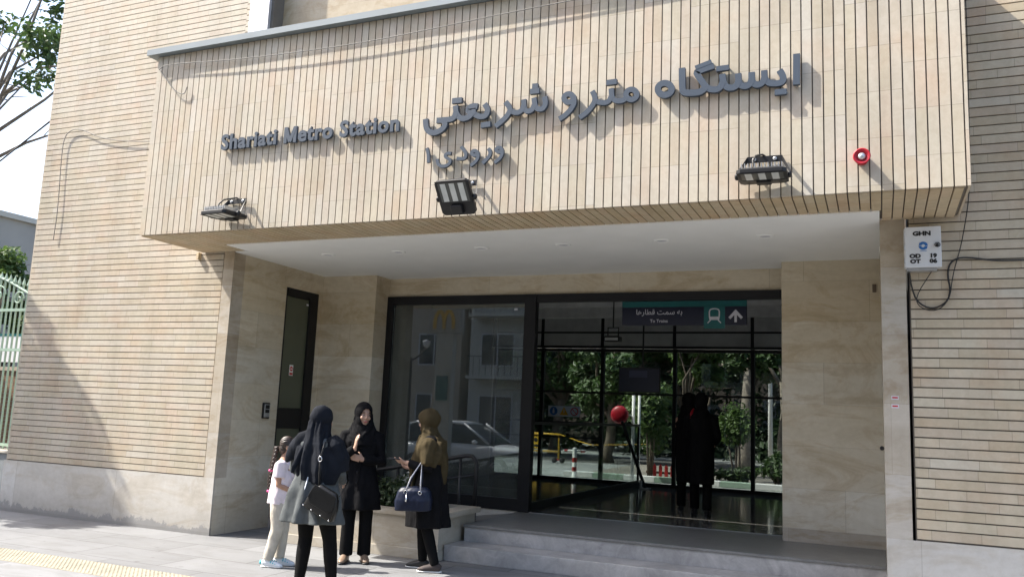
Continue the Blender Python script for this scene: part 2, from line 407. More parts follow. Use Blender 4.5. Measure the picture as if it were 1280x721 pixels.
# ------------------------------------------------------------------ mesh helpers
class MB:
    def __init__(s):
        s.v, s.f = [], []
    def add(s, vs_, fs):
        o = len(s.v)
        s.v += [tuple(p) for p in vs_]
        s.f += [tuple(o + i for i in f) for f in fs]
        return s
    def box(s, x0, x1, y0, y1, z0, z1):
        return s.add([(x0, y0, z0), (x1, y0, z0), (x1, y1, z0), (x0, y1, z0), (x0, y0, z1), (x1, y0, z1), (x1, y1, z1), (x0, y1, z1)],
                     [(0, 3, 2, 1), (4, 5, 6, 7), (0, 1, 5, 4), (1, 2, 6, 5), (2, 3, 7, 6), (3, 0, 4, 7)])
    def rings(s, rings, cap=True, closed=False):
        n = len(rings[0])
        o = len(s.v)
        for r in rings:
            s.v += [tuple(p) for p in r]
        m = len(rings)
        for i in range(m if closed else m - 1):
            a, b = o + i * n, o + ((i + 1) % m) * n
            for j in range(n):
                k = (j + 1) % n
                s.f.append((a + j, a + k, b + k, b + j))
        if cap and not closed:
            s.f.append(tuple(o + j for j in reversed(range(n))))
            s.f.append(tuple(o + (m - 1) * n + j for j in range(n)))
        return s
    def tube(s, pts, rad, n=8, ref=None, cap=True, closed=False):
        """tapered tube along pts; rad = number, or list of numbers / (a, b) pairs (a across, b along ref)"""
        pts = [Vector(p) for p in pts]
        if not isinstance(rad, (list, tuple)):
            rad = [rad] * len(pts)
        rs = []
        prev = None
        for i, p in enumerate(pts):
            if closed:
                t = pts[(i + 1) % len(pts)] - pts[i - 1]
            else:
                t = pts[min(i + 1, len(pts) - 1)] - pts[max(i - 1, 0)]
            t.normalize()
            if ref is not None:
                b = Vector(ref)
                b = b - t * b.dot(t)
                if b.length < 1e-4:
                    b = t.orthogonal()
            elif prev is None:
                b = t.orthogonal()
            else:
                b = prev - t * prev.dot(t)
            b.normalize()
            prev = b
            a = t.cross(b) * -1
            ra, rb = (rad[i], rad[i]) if not isinstance(rad[i], (list, tuple)) else rad[i]
            rs.append([p + a * (ra * math.cos(q)) + b * (rb * math.sin(q)) for q in [2 * math.pi * k / n for k in range(n)]])
        return s.rings(rs, cap, closed)
    def ell(s, c, r, n=16, m=10):
        c = Vector(c)
        rs = []
        for i in range(m + 1):
            th = math.pi * (i + 0.02) / (m + 0.04)
            rs.append([c + Vector((r[0] * math.sin(th) * math.cos(q), r[1] * math.sin(th) * math.sin(q), -r[2] * math.cos(th))) for q in [2 * math.pi * k / n for k in range(n)]])
        return s.rings(rs, True)
    def lathe(s, c, axis, prof, n=20):
        """prof = [(distance along axis, radius)]"""
        c, ax = Vector(c), Vector(axis).normalized()
        b = ax.orthogonal().normalized()
        a = ax.cross(b)
        return s.rings([[c + ax * d + (a * math.cos(q) + b * math.sin(q)) * max(r, 1e-4) for q in [2 * math.pi * k / n for k in range(n)]] for d, r in prof], True)
    def prism(s, poly, off, mapper):
        """flat outline poly [(u,v)] extruded between off[0] and off[1]; mapper(u,v,w)->xyz"""
        n = len(poly)
        vs_ = [mapper(u, v, off[0]) for u, v in poly] + [mapper(u, v, off[1]) for u, v in poly]
        fs = [tuple(range(n)), tuple(reversed(range(n, 2 * n)))]
        for i in range(n):
            j = (i + 1) % n
            fs.append((i, i + n, j + n, j))
        return s.add(vs_, fs)
    def pieces(s, name, mat=None, parent=None, **kw):
        """every connected piece becomes an object of its own"""
        par = list(range(len(s.v)))
        def fd(a):
            while par[a] != a:
                par[a] = par[par[a]]
                a = par[a]
            return a
        for f in s.f:
            for a in f[1:]:
                par[fd(a)] = fd(f[0])
        grp = {}
        for f in s.f:
            grp.setdefault(fd(f[0]), []).append(f)
        out = []
        for fs in grp.values():
            ids = sorted({i for f in fs for i in f})
            loc = {g_: i for i, g_ in enumerate(ids)}
            m = MB()
            m.v = [s.v[i] for i in ids]
            m.f = [tuple(loc[i] for i in f) for f in fs]
            out.append(m.build(name, mat, parent, **kw))
        return out
    def build(s, name, mat=None, parent=None, smooth=False, bevel=0.0, local=False, mats=None):
        me = bpy.data.meshes.new(name)
        o = bpy.data.objects.new(name, me)
        COL.objects.link(o)
        vv = s.v
        if parent is not None:
            o.parent = parent
            if not local:
                mw = world_of(parent).inverted()
                vv = [mw @ Vector(p) for p in vv]
        me.from_pydata([tuple(p) for p in vv], [], s.f)
        bm = bmesh.new()
        bm.from_mesh(me)
        bmesh.ops.recalc_face_normals(bm, faces=bm.faces)
        bm.to_mesh(me)
        bm.free()
        if mat is not None:
            me.materials.append(mat)
        if smooth:
            for p in me.polygons:
                p.use_smooth = True
        if bevel:
            md = o.modifiers.new('bevel', 'BEVEL')
            md.width = bevel
            md.segments = 2
            md.limit_method = 'ANGLE'
            md.angle_limit = R(40)
        return o

def world_of(o):
    m = Matrix.LocRotScale(o.location, o.rotation_euler, o.scale)
    return world_of(o.parent) @ m if o.parent else m

def tag(o, label=None, cat=None, group=None, kind=None):
    if label: o['label'] = label
    if cat: o['category'] = cat
    if group: o['group'] = group
    if kind: o['kind'] = kind
    return o

def empty(name, loc, label, cat, group=None, rot=(0, 0, 0)):
    o = bpy.data.objects.new(name, None)
    o.empty_display_size = 0.2
    COL.objects.link(o)
    o.location = loc
    o.rotation_euler = rot
    return tag(o, label, cat, group)

def copy_tree(o, parent=None):
    c = o.copy()
    COL.objects.link(c)
    if parent is not None:
        c.parent = parent
    for ch in list(o.children):
        copy_tree(ch, c)
    return c

def text_mb(txt, size, depth=0.002, bold=0.0, align='CENTER', width=1.0, space=1.0):
    """a word from the built-in font as mesh data in the xy plane: (verts, faces)"""
    cu = bpy.data.curves.new('word', 'FONT')
    cu.body = txt
    cu.size = size
    cu.extrude = depth
    cu.offset = bold
    cu.align_x = align
    cu.resolution_u = 3
    cu.space_character = space
    o = bpy.data.objects.new('word', cu)
    COL.objects.link(o)
    bpy.context.view_layer.update()
    dg = bpy.context.evaluated_depsgraph_get()
    me = bpy.data.meshes.new_from_object(o.evaluated_get(dg))
    vs_ = [(v.co.x * width, v.co.y, v.co.z) for v in me.vertices]
    fs = [tuple(p.vertices) for p in me.polygons]
    bpy.data.objects.remove(o)
    bpy.data.curves.remove(cu)
    bpy.data.meshes.remove(me)
    return vs_, fs

def word_on(mb, txt, size, at, right, up, depth=0.002, bold=0.0, align='CENTER', width=1.0):
    vs_, fs = text_mb(txt, size, depth, bold, align, width)
    at, right, up = Vector(at), Vector(right), Vector(up)
    nrm = right.cross(up)
    mb.add([at + right * x + up * y + nrm * z for x, y, z in vs_], fs)
    return mb

def ribbon(mb, pts, w, closed, mapper, off):
    """a flat stroke of width w along pts (u,v), as a solid between off[0] and off[1]"""
    P = [Vector((p[0], p[1])) for p in pts]
    # smooth once (Chaikin), keep ends
    for _ in range(2 if len(P) > 2 else 0):
        Q = []
        n = len(P)
        for i in range(n if closed else n - 1):
            a, b = P[i], P[(i + 1) % n]
            Q += [a * .75 + b * .25, a * .25 + b * .75]
        if not closed:
            Q = [P[0]] + Q[1:-1] + [P[-1]]
        P = Q
    n = len(P)
    L, Rr = [], []
    for i in range(n):
        if closed:
            a, b, c = P[i - 1], P[i], P[(i + 1) % n]
        else:
            a, b, c = P[max(i - 1, 0)], P[i], P[min(i + 1, n - 1)]
        t = (c - a).normalized()
        nn = Vector((-t.y, t.x))
        L.append(b + nn * w / 2)
        Rr.append(b - nn * w / 2)
    vs_ = []
    for q in off:
        vs_ += [mapper(p.x, p.y, q) for p in L] + [mapper(p.x, p.y, q) for p in Rr]
    fs = []
    m = 2 * n
    for i in range(n if closed else n - 1):
        j = (i + 1) % n
        fs += [(i, j, n + j, n + i), (m + i, m + n + i, m + n + j, m + j), (i, m + i, m + j, j), (n + i, n + j, m + n + j, m + n + i)]
    if not closed:
        fs += [(0, n, m + n, m), (n - 1, m + n - 1, m + 2 * n - 1, 2 * n - 1)]
    mb.add(vs_, fs)

def remesh(mb, voxel, smooth=4, fac=0.5):
    """union of all closed shapes in mb as one continuous surface"""
    me = bpy.data.meshes.new('tmp')
    me.from_pydata([tuple(p) for p in mb.v], [], mb.f)
    bm = bmesh.new()
    bm.from_mesh(me)
    bmesh.ops.recalc_face_normals(bm, faces=bm.faces)
    bm.to_mesh(me)
    bm.free()
    o = bpy.data.objects.new('tmp', me)
    COL.objects.link(o)
    md = o.modifiers.new('r', 'REMESH')
    md.mode = 'VOXEL'
    md.voxel_size = voxel
    if smooth:
        sm = o.modifiers.new('s', 'SMOOTH')
        sm.factor = fac
        sm.iterations = smooth
    bpy.context.view_layer.update()
    dg = bpy.context.evaluated_depsgraph_get()
    out = bpy.data.meshes.new_from_object(o.evaluated_get(dg))
    r = MB()
    r.v = [v.co.copy() for v in out.vertices]
    r.f = [tuple(p.vertices) for p in out.polygons]
    bpy.data.objects.remove(o)
    bpy.data.meshes.remove(me)
    bpy.data.meshes.remove(out)
    return r
# ------------------------------------------------------------------ ground
tag(MB().box(-90, 70, -60, 110, -0.6, -0.15).build('ground', M['earth']), kind='structure')
tag(MB().box(-90, 70, -11.5, 1.3, -0.3, -0.14).build('road', M['asphalt']), kind='structure')
tag(MB().box(-60, 40, 1.55, 30.0, -0.3, 0.0).build('pavement', M['paving']), kind='structure')
k = MB()
x = -60
while x < 40:
    k.box(x + .006, x + .994, 1.3, 1.55, -0.3, 0.012)
    x += 1.0
tag(k.build('kerb', M['kerb'], bevel=0.012), kind='structure')
tag(MB().box(-60, 40, -16.0, -11.5, -0.3, 0.0).build('opposite_pavement', M['paving']), kind='structure')
tc = MB()
for i in range(24):
    for j in range(1):
        tc.box(-13.0 + i * .45 + .003, -13.0 + i * .45 + .447, 5.93, 6.38, -0.02, 0.004)
for i in range(24 * 9):
    for j in range(9):
        cx, cy = -13.0 + (i + .5) * .05, 5.93 + (j + .5) * .05
        a = [(cx + .014 * math.cos(q), cy + .014 * math.sin(q)) for q in [k_ * math.pi / 3 for k_ in range(6)]]
        b = [(cx + .008 * math.cos(q), cy + .008 * math.sin(q)) for q in [k_ * math.pi / 3 for k_ in range(6)]]
        tc.rings([[(u, v, 0.0041) for u, v in a], [(u, v, 0.0095) for u, v in b]])
tag(tc.build('tactile_paving', M['tactile']), kind='structure')
tag(MB().box(-40, 20, 16.95, 45, 0.16, 0.30).build('rear_pavement', M['paving_rear']), kind='structure')
tag(MB().box(-40, 20, 24.5, 29.5, 0.26, 0.305).build('rear_road', M['asphalt']), kind='structure')

# ------------------------------------------------------------------ the station building
B = empty('station_building', (BX, BY, 0), 'metro station entrance building clad in cream stone strips with a deep canopy', 'building')
YW = 8.363
def rows(x0, x1, z0, z1, pitch, gap, y):
    m = MB()
    z = z0
    while z < z1:
        m.box(x0, x1, y, y + 0.03, z + gap * .5, z + pitch - gap * .5)
        z += pitch
    return m
# masonry core behind the cladding
core = MB()
core.box(-11.31, -7.725, YW + .015, YW + .45, 0, 9.0)
core.box(0.275, 7.0, YW + .015, YW + .45, 0, 9.0)
core.box(-7.724, -7.30, YW + .02, YW + .45, 5.86, 9.0)
core.box(-7.299, 0.274, YW + .30, YW + .75, 3.82, 9.0)
core.box(-11.31, -11.0, YW + .46, 16.6, 0, 4.15)
core.box(0.35, 0.6, YW + .46, 16.75, 0, 4.2)
core.box(-11.0, 7.0, 10.9, 16.75, 3.84, 4.2)
core.box(-7.9, -7.6, 10.72, 16.7, 0, 3.83)
core.build('masonry_core', M['groove'], B)
rows(-11.33, -7.735, 0.70, 9.0, 0.0805, 0.0105, YW).build('stone_cladding', M['tile_left'], B)
rows(0.285, 7.0, 0.70, 9.0, PITCHS, 0.0115, YW).build('stone_cladding', M['tile_right'], B)
rows(-7.734, -7.66, 5.905, 9.0, 0.0805, 0.0105, YW).build('stone_cladding', M['tile_left'], B)
MB().box(-11.335, -11.311, YW + .001, YW + .455, 4.151, 9.0).box(-11.335, -11.311, YW + .001, 16.6, .69, 4.15).build('return_wall', M['trav'], B)
p = MB()
p.box(-11.36, -7.551, YW - .012, YW + .017, 0, 0.69)
p.box(-11.36, -11.312, YW + .0175, 16.6, 0, 0.689)
p.build('plinth', M['plinth'], B)
MB().box(0.041, 7.0, YW - .012, YW + .017, 0, 0.69).build('plinth', M['plinth'], B)
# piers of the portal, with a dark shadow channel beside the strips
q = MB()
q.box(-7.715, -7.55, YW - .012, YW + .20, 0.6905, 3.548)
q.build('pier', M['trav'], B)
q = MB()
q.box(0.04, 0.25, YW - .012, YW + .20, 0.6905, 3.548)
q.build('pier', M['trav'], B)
q = MB()
for zz in (1.915, 1.84):
    q.box(.105, .165, YW - .0145, YW - .0125, zz - .017, zz + .017)
q.pieces('paper_sticker', M['sign_white'], B)
q = MB()
for zz in (1.915, 1.84):
    q.box(.112, .158, YW - .0165, YW - .0147, zz - .006, zz + .008)
q.pieces('sticker_print', M['red_paint'], B)
# side walls of the portal
sw = MB()
sw.box(-7.575, -7.55, YW + .201, 9.44, 0, 3.53)
sw.box(-7.575, -7.5505, YW + .0175, YW + .2005, 0, 0.690)
sw.box(-7.575, -7.55, 9.44, 10.18, 3.25, 3.53)
sw.box(-7.575, -7.55, 10.18, 10.28, 0, 3.53)
sw.build('side_wall', M['trav_warm'], B)
MB().box(0.041, 0.066, YW + .201, 10.22, 0.0, 3.53).box(0.0405, 0.066, YW + .0175, YW + .2005, 0.0, 0.69).build('side_wall', M['trav_warm'], B)
bw = MB()
bw.box(-7.575, -6.63, 10.281, 10.31, 0, 3.53)
bw.box(-6.66, -6.631, 10.311, 10.72, 0, 3.53)
bw.box(-6.6295, -1.0, 10.65, 10.72, 3.262, 3.53)
bw.build('back_wall', M['trav_warm'], B)
rp = MB()
rp.box(-1.02, 0.04, 10.22, 10.72, 0.50, 3.53)
rp.build('wall_panel', M['trav_warm'], B)
rp = MB()
rp.box(-1.02, 0.04, 10.222, 10.72, 0.355, 0.4985)
rp.build('skirting', M['trav'], B)
rp = MB()
rp.lathe((0.02, 8.60, 1.46), (0, -1, 0), [(0, .02), (.03, .02), (.045, .012)], 10)
rp.build('door_stop', M['ink'], B)
MB().box(-0.04, 0.0, 10.2, 10.219, 3.15, 3.24).build('junction_box', M['bark'], B)
# canopy
C = MB()
C.box(-8.07, 0.68, 7.309, 8.36, 3.560, 5.79)
C = C.build('canopy', M['groove'], B)
fc = MB()
n = int(round((0.69 + 8.08) / PITCHS))
for i in range(n + 1):
    x0 = -8.08 + i * PITCHS
    x1 = min(x0 + PITCHS, 0.705)
    if x1 - x0 < .03:
        continue
    fc.box(x0 + .0055, x1 - .0055, 7.295, 7.330, 3.548, 5.785)
fc.build('fascia_cladding', M['tile_front'], C)
sc = MB()
for i in range(n + 1):
    x0 = -8.08 + i * PITCHS
    x1 = min(x0 + PITCHS, 0.66)
    if x1 - x0 < .03:
        continue
    yb = 8.345 if (x0 > 0.02 or x1 < -7.30) else 7.95
    sc.box(x0 + .0055, x1 - .0055, 7.3305, yb, 3.540, 3.57)
sc.build('soffit_cladding', M['tile_soffit'], C)
en = MB()
en2 = MB()
z = 3.55
while z < 5.75:
    en.box(.684, .703, 7.33, 8.35, z + .005, z + .0825)
    en2.box(-8.083, -8.072, 7.33, 8.35, z + .005, z + .0825)
    z += PITCHS
en.build('end_cladding', M['tile_right'], C)
en2.build('end_cladding', M['tile_right'], C)
cp = MB()
cp.box(-8.19, -3.6, 7.215, 8.45, 5.792, 5.865)
cp.box(-3.596, 0.80, 7.215, 8.45, 5.792, 5.865)
cp.pieces('coping', M['coping'], C)
MB().box(-8.155, -8.12, YW - .05, YW - .001, 3.45, 3.54).build('drain_spout', M['tile_soffit'], C)
# upper storey above the canopy
MB().box(-7.659, -7.34, YW - .03, YW + .28, 5.866, 9.0).build('window_jamb', M['strip_metal'], B)
MB().box(-7.338, 0.27, YW + .22, YW + .28, 5.866, 9.0).build('recessed_panel', M['trav'], B)
# white ceiling of the portal
ce = MB()
ce.box(-7.33, 0.0395, 7.952, 8.36, 3.530, 3.60)
ce.box(-7.549, 0.0395, 8.3605, 10.72, 3.530, 3.60)
ce = ce.build('ceiling', M['plaster'], B)
for x_, y_ in ((-6.40, 8.76), (-5.37, 8.77), (-4.24, 8.76), (-3.22, 8.76), (-2.10, 8.76), (-1.03, 8.76)):
    cl = MB().lathe((x_, y_, 3.530), (0, 0, -1), [(0, .09), (.004, .09), (.010, .075), (.010, .06), (.002, .055)], 20).build('ceiling_light', M['plaster'], ce, True)
    MB().lathe((x_, y_, 3.5285), (0, 0, -1), [(0, .054), (.003, .050)], 16).build('light_diffuser', M['sign_white'], cl)
# side door
dr = MB()
dr.box(-7.60, -7.555, 9.44, 9.478, .33, 3.248)
dr.box(-7.60, -7.545, 9.99, 10.178, .33, 3.248)
dr.box(-7.60, -7.548, 9.478, 9.99, 3.13, 3.248)
dr.box(-7.60, -7.556, 9.478, 9.99, 1.30, 1.58)
dr.box(-7.60, -7.556, 9.478, 9.99, .33, .48)
dr = dr.build('side_door', M['frame'], B, bevel=.004)
g = MB()
g.box(-7.590, -7.575, 9.477, 9.992, 1.57, 3.14)
g.box(-7.590, -7.575, 9.477, 9.992, .47, 1.31)
g.pieces('door_pane', M['door_glass'], dr)
st = MB().box(-7.5745, -7.572, 9.665, 9.745, 2.03, 2.18).build('warning_sticker', M['white_paint'], dr)
st2 = MB()
st2.lathe((-7.572, 9.705, 2.125), (1, 0, 0), [(0, .034), (.002, .034)], 18)
st2.box(-7.572, -7.570, 9.672, 9.738, 2.04, 2.072)
st2.build('sticker_print', M['red_paint'], dr)
MB().box(-7.5695, -7.5685, 9.682, 9.728, 2.118, 2.132).build('sticker_bar', M['white_paint'], dr)
MB().box(-7.5745, -7.5725, 9.94, 9.985, 3.05, 3.075).build('corner_label', M['sign_white'], dr)
# steps, platform, ledge, ramp
MB().box(-4.45, 0.039, 8.60, 9.03, 0.0, 0.168).build('step', M['step'], B, bevel=.006)
s2 = MB().box(-4.40, 0.039, 9.00, 9.035, 0.1695, 0.325).build('step', M['step'], B)
plt = MB()
plt.box(-4.41, 0.039, 8.985, 10.60, 0.3255, 0.355)
plt = plt.build('platform', M['platform'], B, bevel=.004)
fil = MB()
fil.box(-4.40, 0.039, 9.036, 10.6, 0.0, 0.324)
fil.build('platform_base', M['step'], B)
MB().box(-4.26, -1.021, 10.605, 10.635, 0.3556, 0.361).build('threshold', M['steel'], B)
MB().box(-6.629, -4.42, 10.50, 10.60, 0.0, 0.36).build('ledge', M['trav'], B)
rm = MB()
rm.add([(-6.62, 9.42, 0), (-4.412, 9.42, 0), (-4.412, 10.49, 0), (-6.62, 10.49, 0), (-6.62, 9.42, .03), (-4.412, 9.42, .352), (-4.412, 10.49, .352), (-6.62, 10.49, .03)],
       [(0, 3, 2, 1), (4, 5, 6, 7), (0, 1, 5, 4), (1, 2, 6, 5), (2, 3, 7, 6), (3, 0, 4, 7)])
rm.build('ramp', M['platform'], B)
# glazed front
gf = MB()
gf.box(-6.6295, -6.53, 10.605, 10.70, .361, 3.2615)
gf.box(-4.43, -4.262, 10.59, 10.71, .361, 3.2615)
gf.box(-6.5295, -4.4305, 10.605, 10.70, 3.14, 3.2615)
gf.box(-6.5295, -4.4305, 10.605, 10.70, .361, .52)
gf.box(-4.2615, -1.021, 10.605, 10.70, 3.15, 3.2615)
gf.box(-1.06, -1.021, 10.606, 10.699, .361, 3.149)
gf = gf.build('glazed_front', M['frame'], B, bevel=.004)
MB().box(-6.529, -4.431, 10.645, 10.657, .521, 3.139).build('glass_pane', M['glass_front'], gf)
MB().box(-4.60, -4.555, 10.641, 10.6445, 3.045, 3.075).build('corner_label', M['sign_white'], gf)
# lobby
lf = MB()
lf.box(-7.6, 0.35, 10.66, 16.75, 0.0, 0.352)
lf.build('lobby_floor', M['lobby_floor'], B)
lc = MB()
for i in range(18):
    lc.box(-7.6, 0.34, 10.75 + i * .32, 10.75 + i * .32 + .30, 3.72, 3.78)
for i in range(3):
    lc.box(-7.59, 0.33, 12.2 + i * 1.5, 12.32 + i * 1.5, 3.50, 3.715)
lc.build('lobby_ceiling', M['lobby_ceiling'], B)
MB().box(-7.6, 0.33, 16.42, 16.60, 3.03, 3.719).build('rear_beam', M['lobby_ceiling'], B)
MB().box(-7.595, -7.57, 10.72, 16.4, .353, 3.70).build('lobby_wall', M['lobby_wall'], B)
MB().box(0.32, 0.345, 10.73, 16.4, .353, 3.70).build('lobby_wall', M['lobby_wall'], B)
rg = MB()
for x_ in (-7.50, -6.42, -5.12, -3.65, -2.17, -0.70, 0.28):
    rg.box(x_ - .035, x_ + .035, 16.45, 16.55, .353, 3.029)
xs = [-7.465, -6.455, -6.385, -5.155, -5.085, -3.685, -3.615, -2.205, -2.135, -.735, -.665, .245]
for a, b in zip(xs[0::2], xs[1::2]):
    rg.box(a, b, 16.46, 16.54, 2.96, 3.02)
    rg.box(a, b, 16.47, 16.53, 2.11, 2.15)
    rg.box(a, b, 16.46, 16.54, .353, .42)
    if b < -5.0:
        rg.box(a, b, 16.47, 16.53, 1.20, 1.235)
        rg.box(a, b, 16.471, 16.529, 1.50, 1.53)
rg = rg.build('rear_glazing', M['frame'], B)
for a, b in zip(xs[0::2], xs[1::2]):
    MB().box(a - .003, b + .003, 16.496, 16.504, .421, 2.959).build('glass_pane', M['glass'], rg)
ug = MB()
for x_ in (-7.50, -6.42, -5.12, -3.65, -2.17, -0.70, 0.28):
    ug.box(x_ - .03, x_ + .03, 16.395, 16.419, 3.03, 3.70)
ug.box(-7.55, .31, 16.398, 16.4185, 3.33, 3.36)
ug.box(-7.55, .31, 16.385, 16.4188, 3.031, 3.07)
ug.build('upper_mullion_grid', M['frame'], rg)
for a_, b_ in ((-6.38, -5.16), (-5.08, -3.69), (-3.61, -2.21), (-2.13, -.74)):
    MB().box(a_, b_, 16.404, 16.412, 3.075, 3.325).build('frosted_pane', M['frosted'], rg)
pw = MB()
pw.box(-6.24, -5.56, 16.40, 16.448, 1.63, 1.84)
ps = pw.build('pictogram_panel', M['sticker'], rg)
MB().lathe((-6.12, 16.3995, 1.735), (0, -1, 0), [(0, .085), (.003, .085)], 24).build('blue_pictogram', M['blue'], ps)
MB().prism([(-5.99, 1.66), (-5.80, 1.66), (-5.895, 1.82)], (16.3965, 16.3995), lambda u, v, w: (u, w, v)).build('yellow_triangle', M['yellow'], ps)
rr_ = MB()
rr_.tube([(-5.67 + .075 * math.cos(t), 16.397, 1.735 + .075 * math.sin(t)) for t in [2 * math.pi * i / 20 for i in range(20)]], .010, 6, closed=True)
rr_.tube([(-5.72, 16.395, 1.79), (-5.62, 16.395, 1.68)], .009, 6)
rr_.build('red_prohibition_ring', M['red_paint'], ps)
hm = MB()
hm.ell((-6.12, 16.394, 1.775), (.016, .004, .018), 8, 6)
hm.box(-6.14, -6.10, 16.392, 16.396, 1.69, 1.755)
hm.box(-5.903, -5.887, 16.392, 16.396, 1.70, 1.77)
hm.box(-5.70, -5.64, 16.392, 16.396, 1.72, 1.75)
hm.pieces('pictogram_ink', M['sign_white'], ps)
# glass balustrade beside the stairs
gb = MB()
gb.box(-4.335, -4.295, 10.75, 16.38, 1.50, 1.54)
gb.box(-4.33, -4.30, 10.75, 16.38, .353, .47)
for y_ in (10.77, 16.34):
    gb.box(-4.332, -4.298, y_ - .02, y_ + .02, .471, 1.499)
gb = gb.build('stair_balustrade', M['black_metal'], B)
for a, b in ((10.79, 12.59), (12.60, 14.49), (14.50, 16.32)):
    MB().box(-4.319, -4.311, a, b, .471, 1.499).build('glass_pane', M['glass_bar'], gb)
MB().box(-4.290, -4.278, 10.712, 10.745, .353, 1.55).build('edge_glint_strip', M['steel'], gb)  # pale strip stands for the bright light along the glass edge

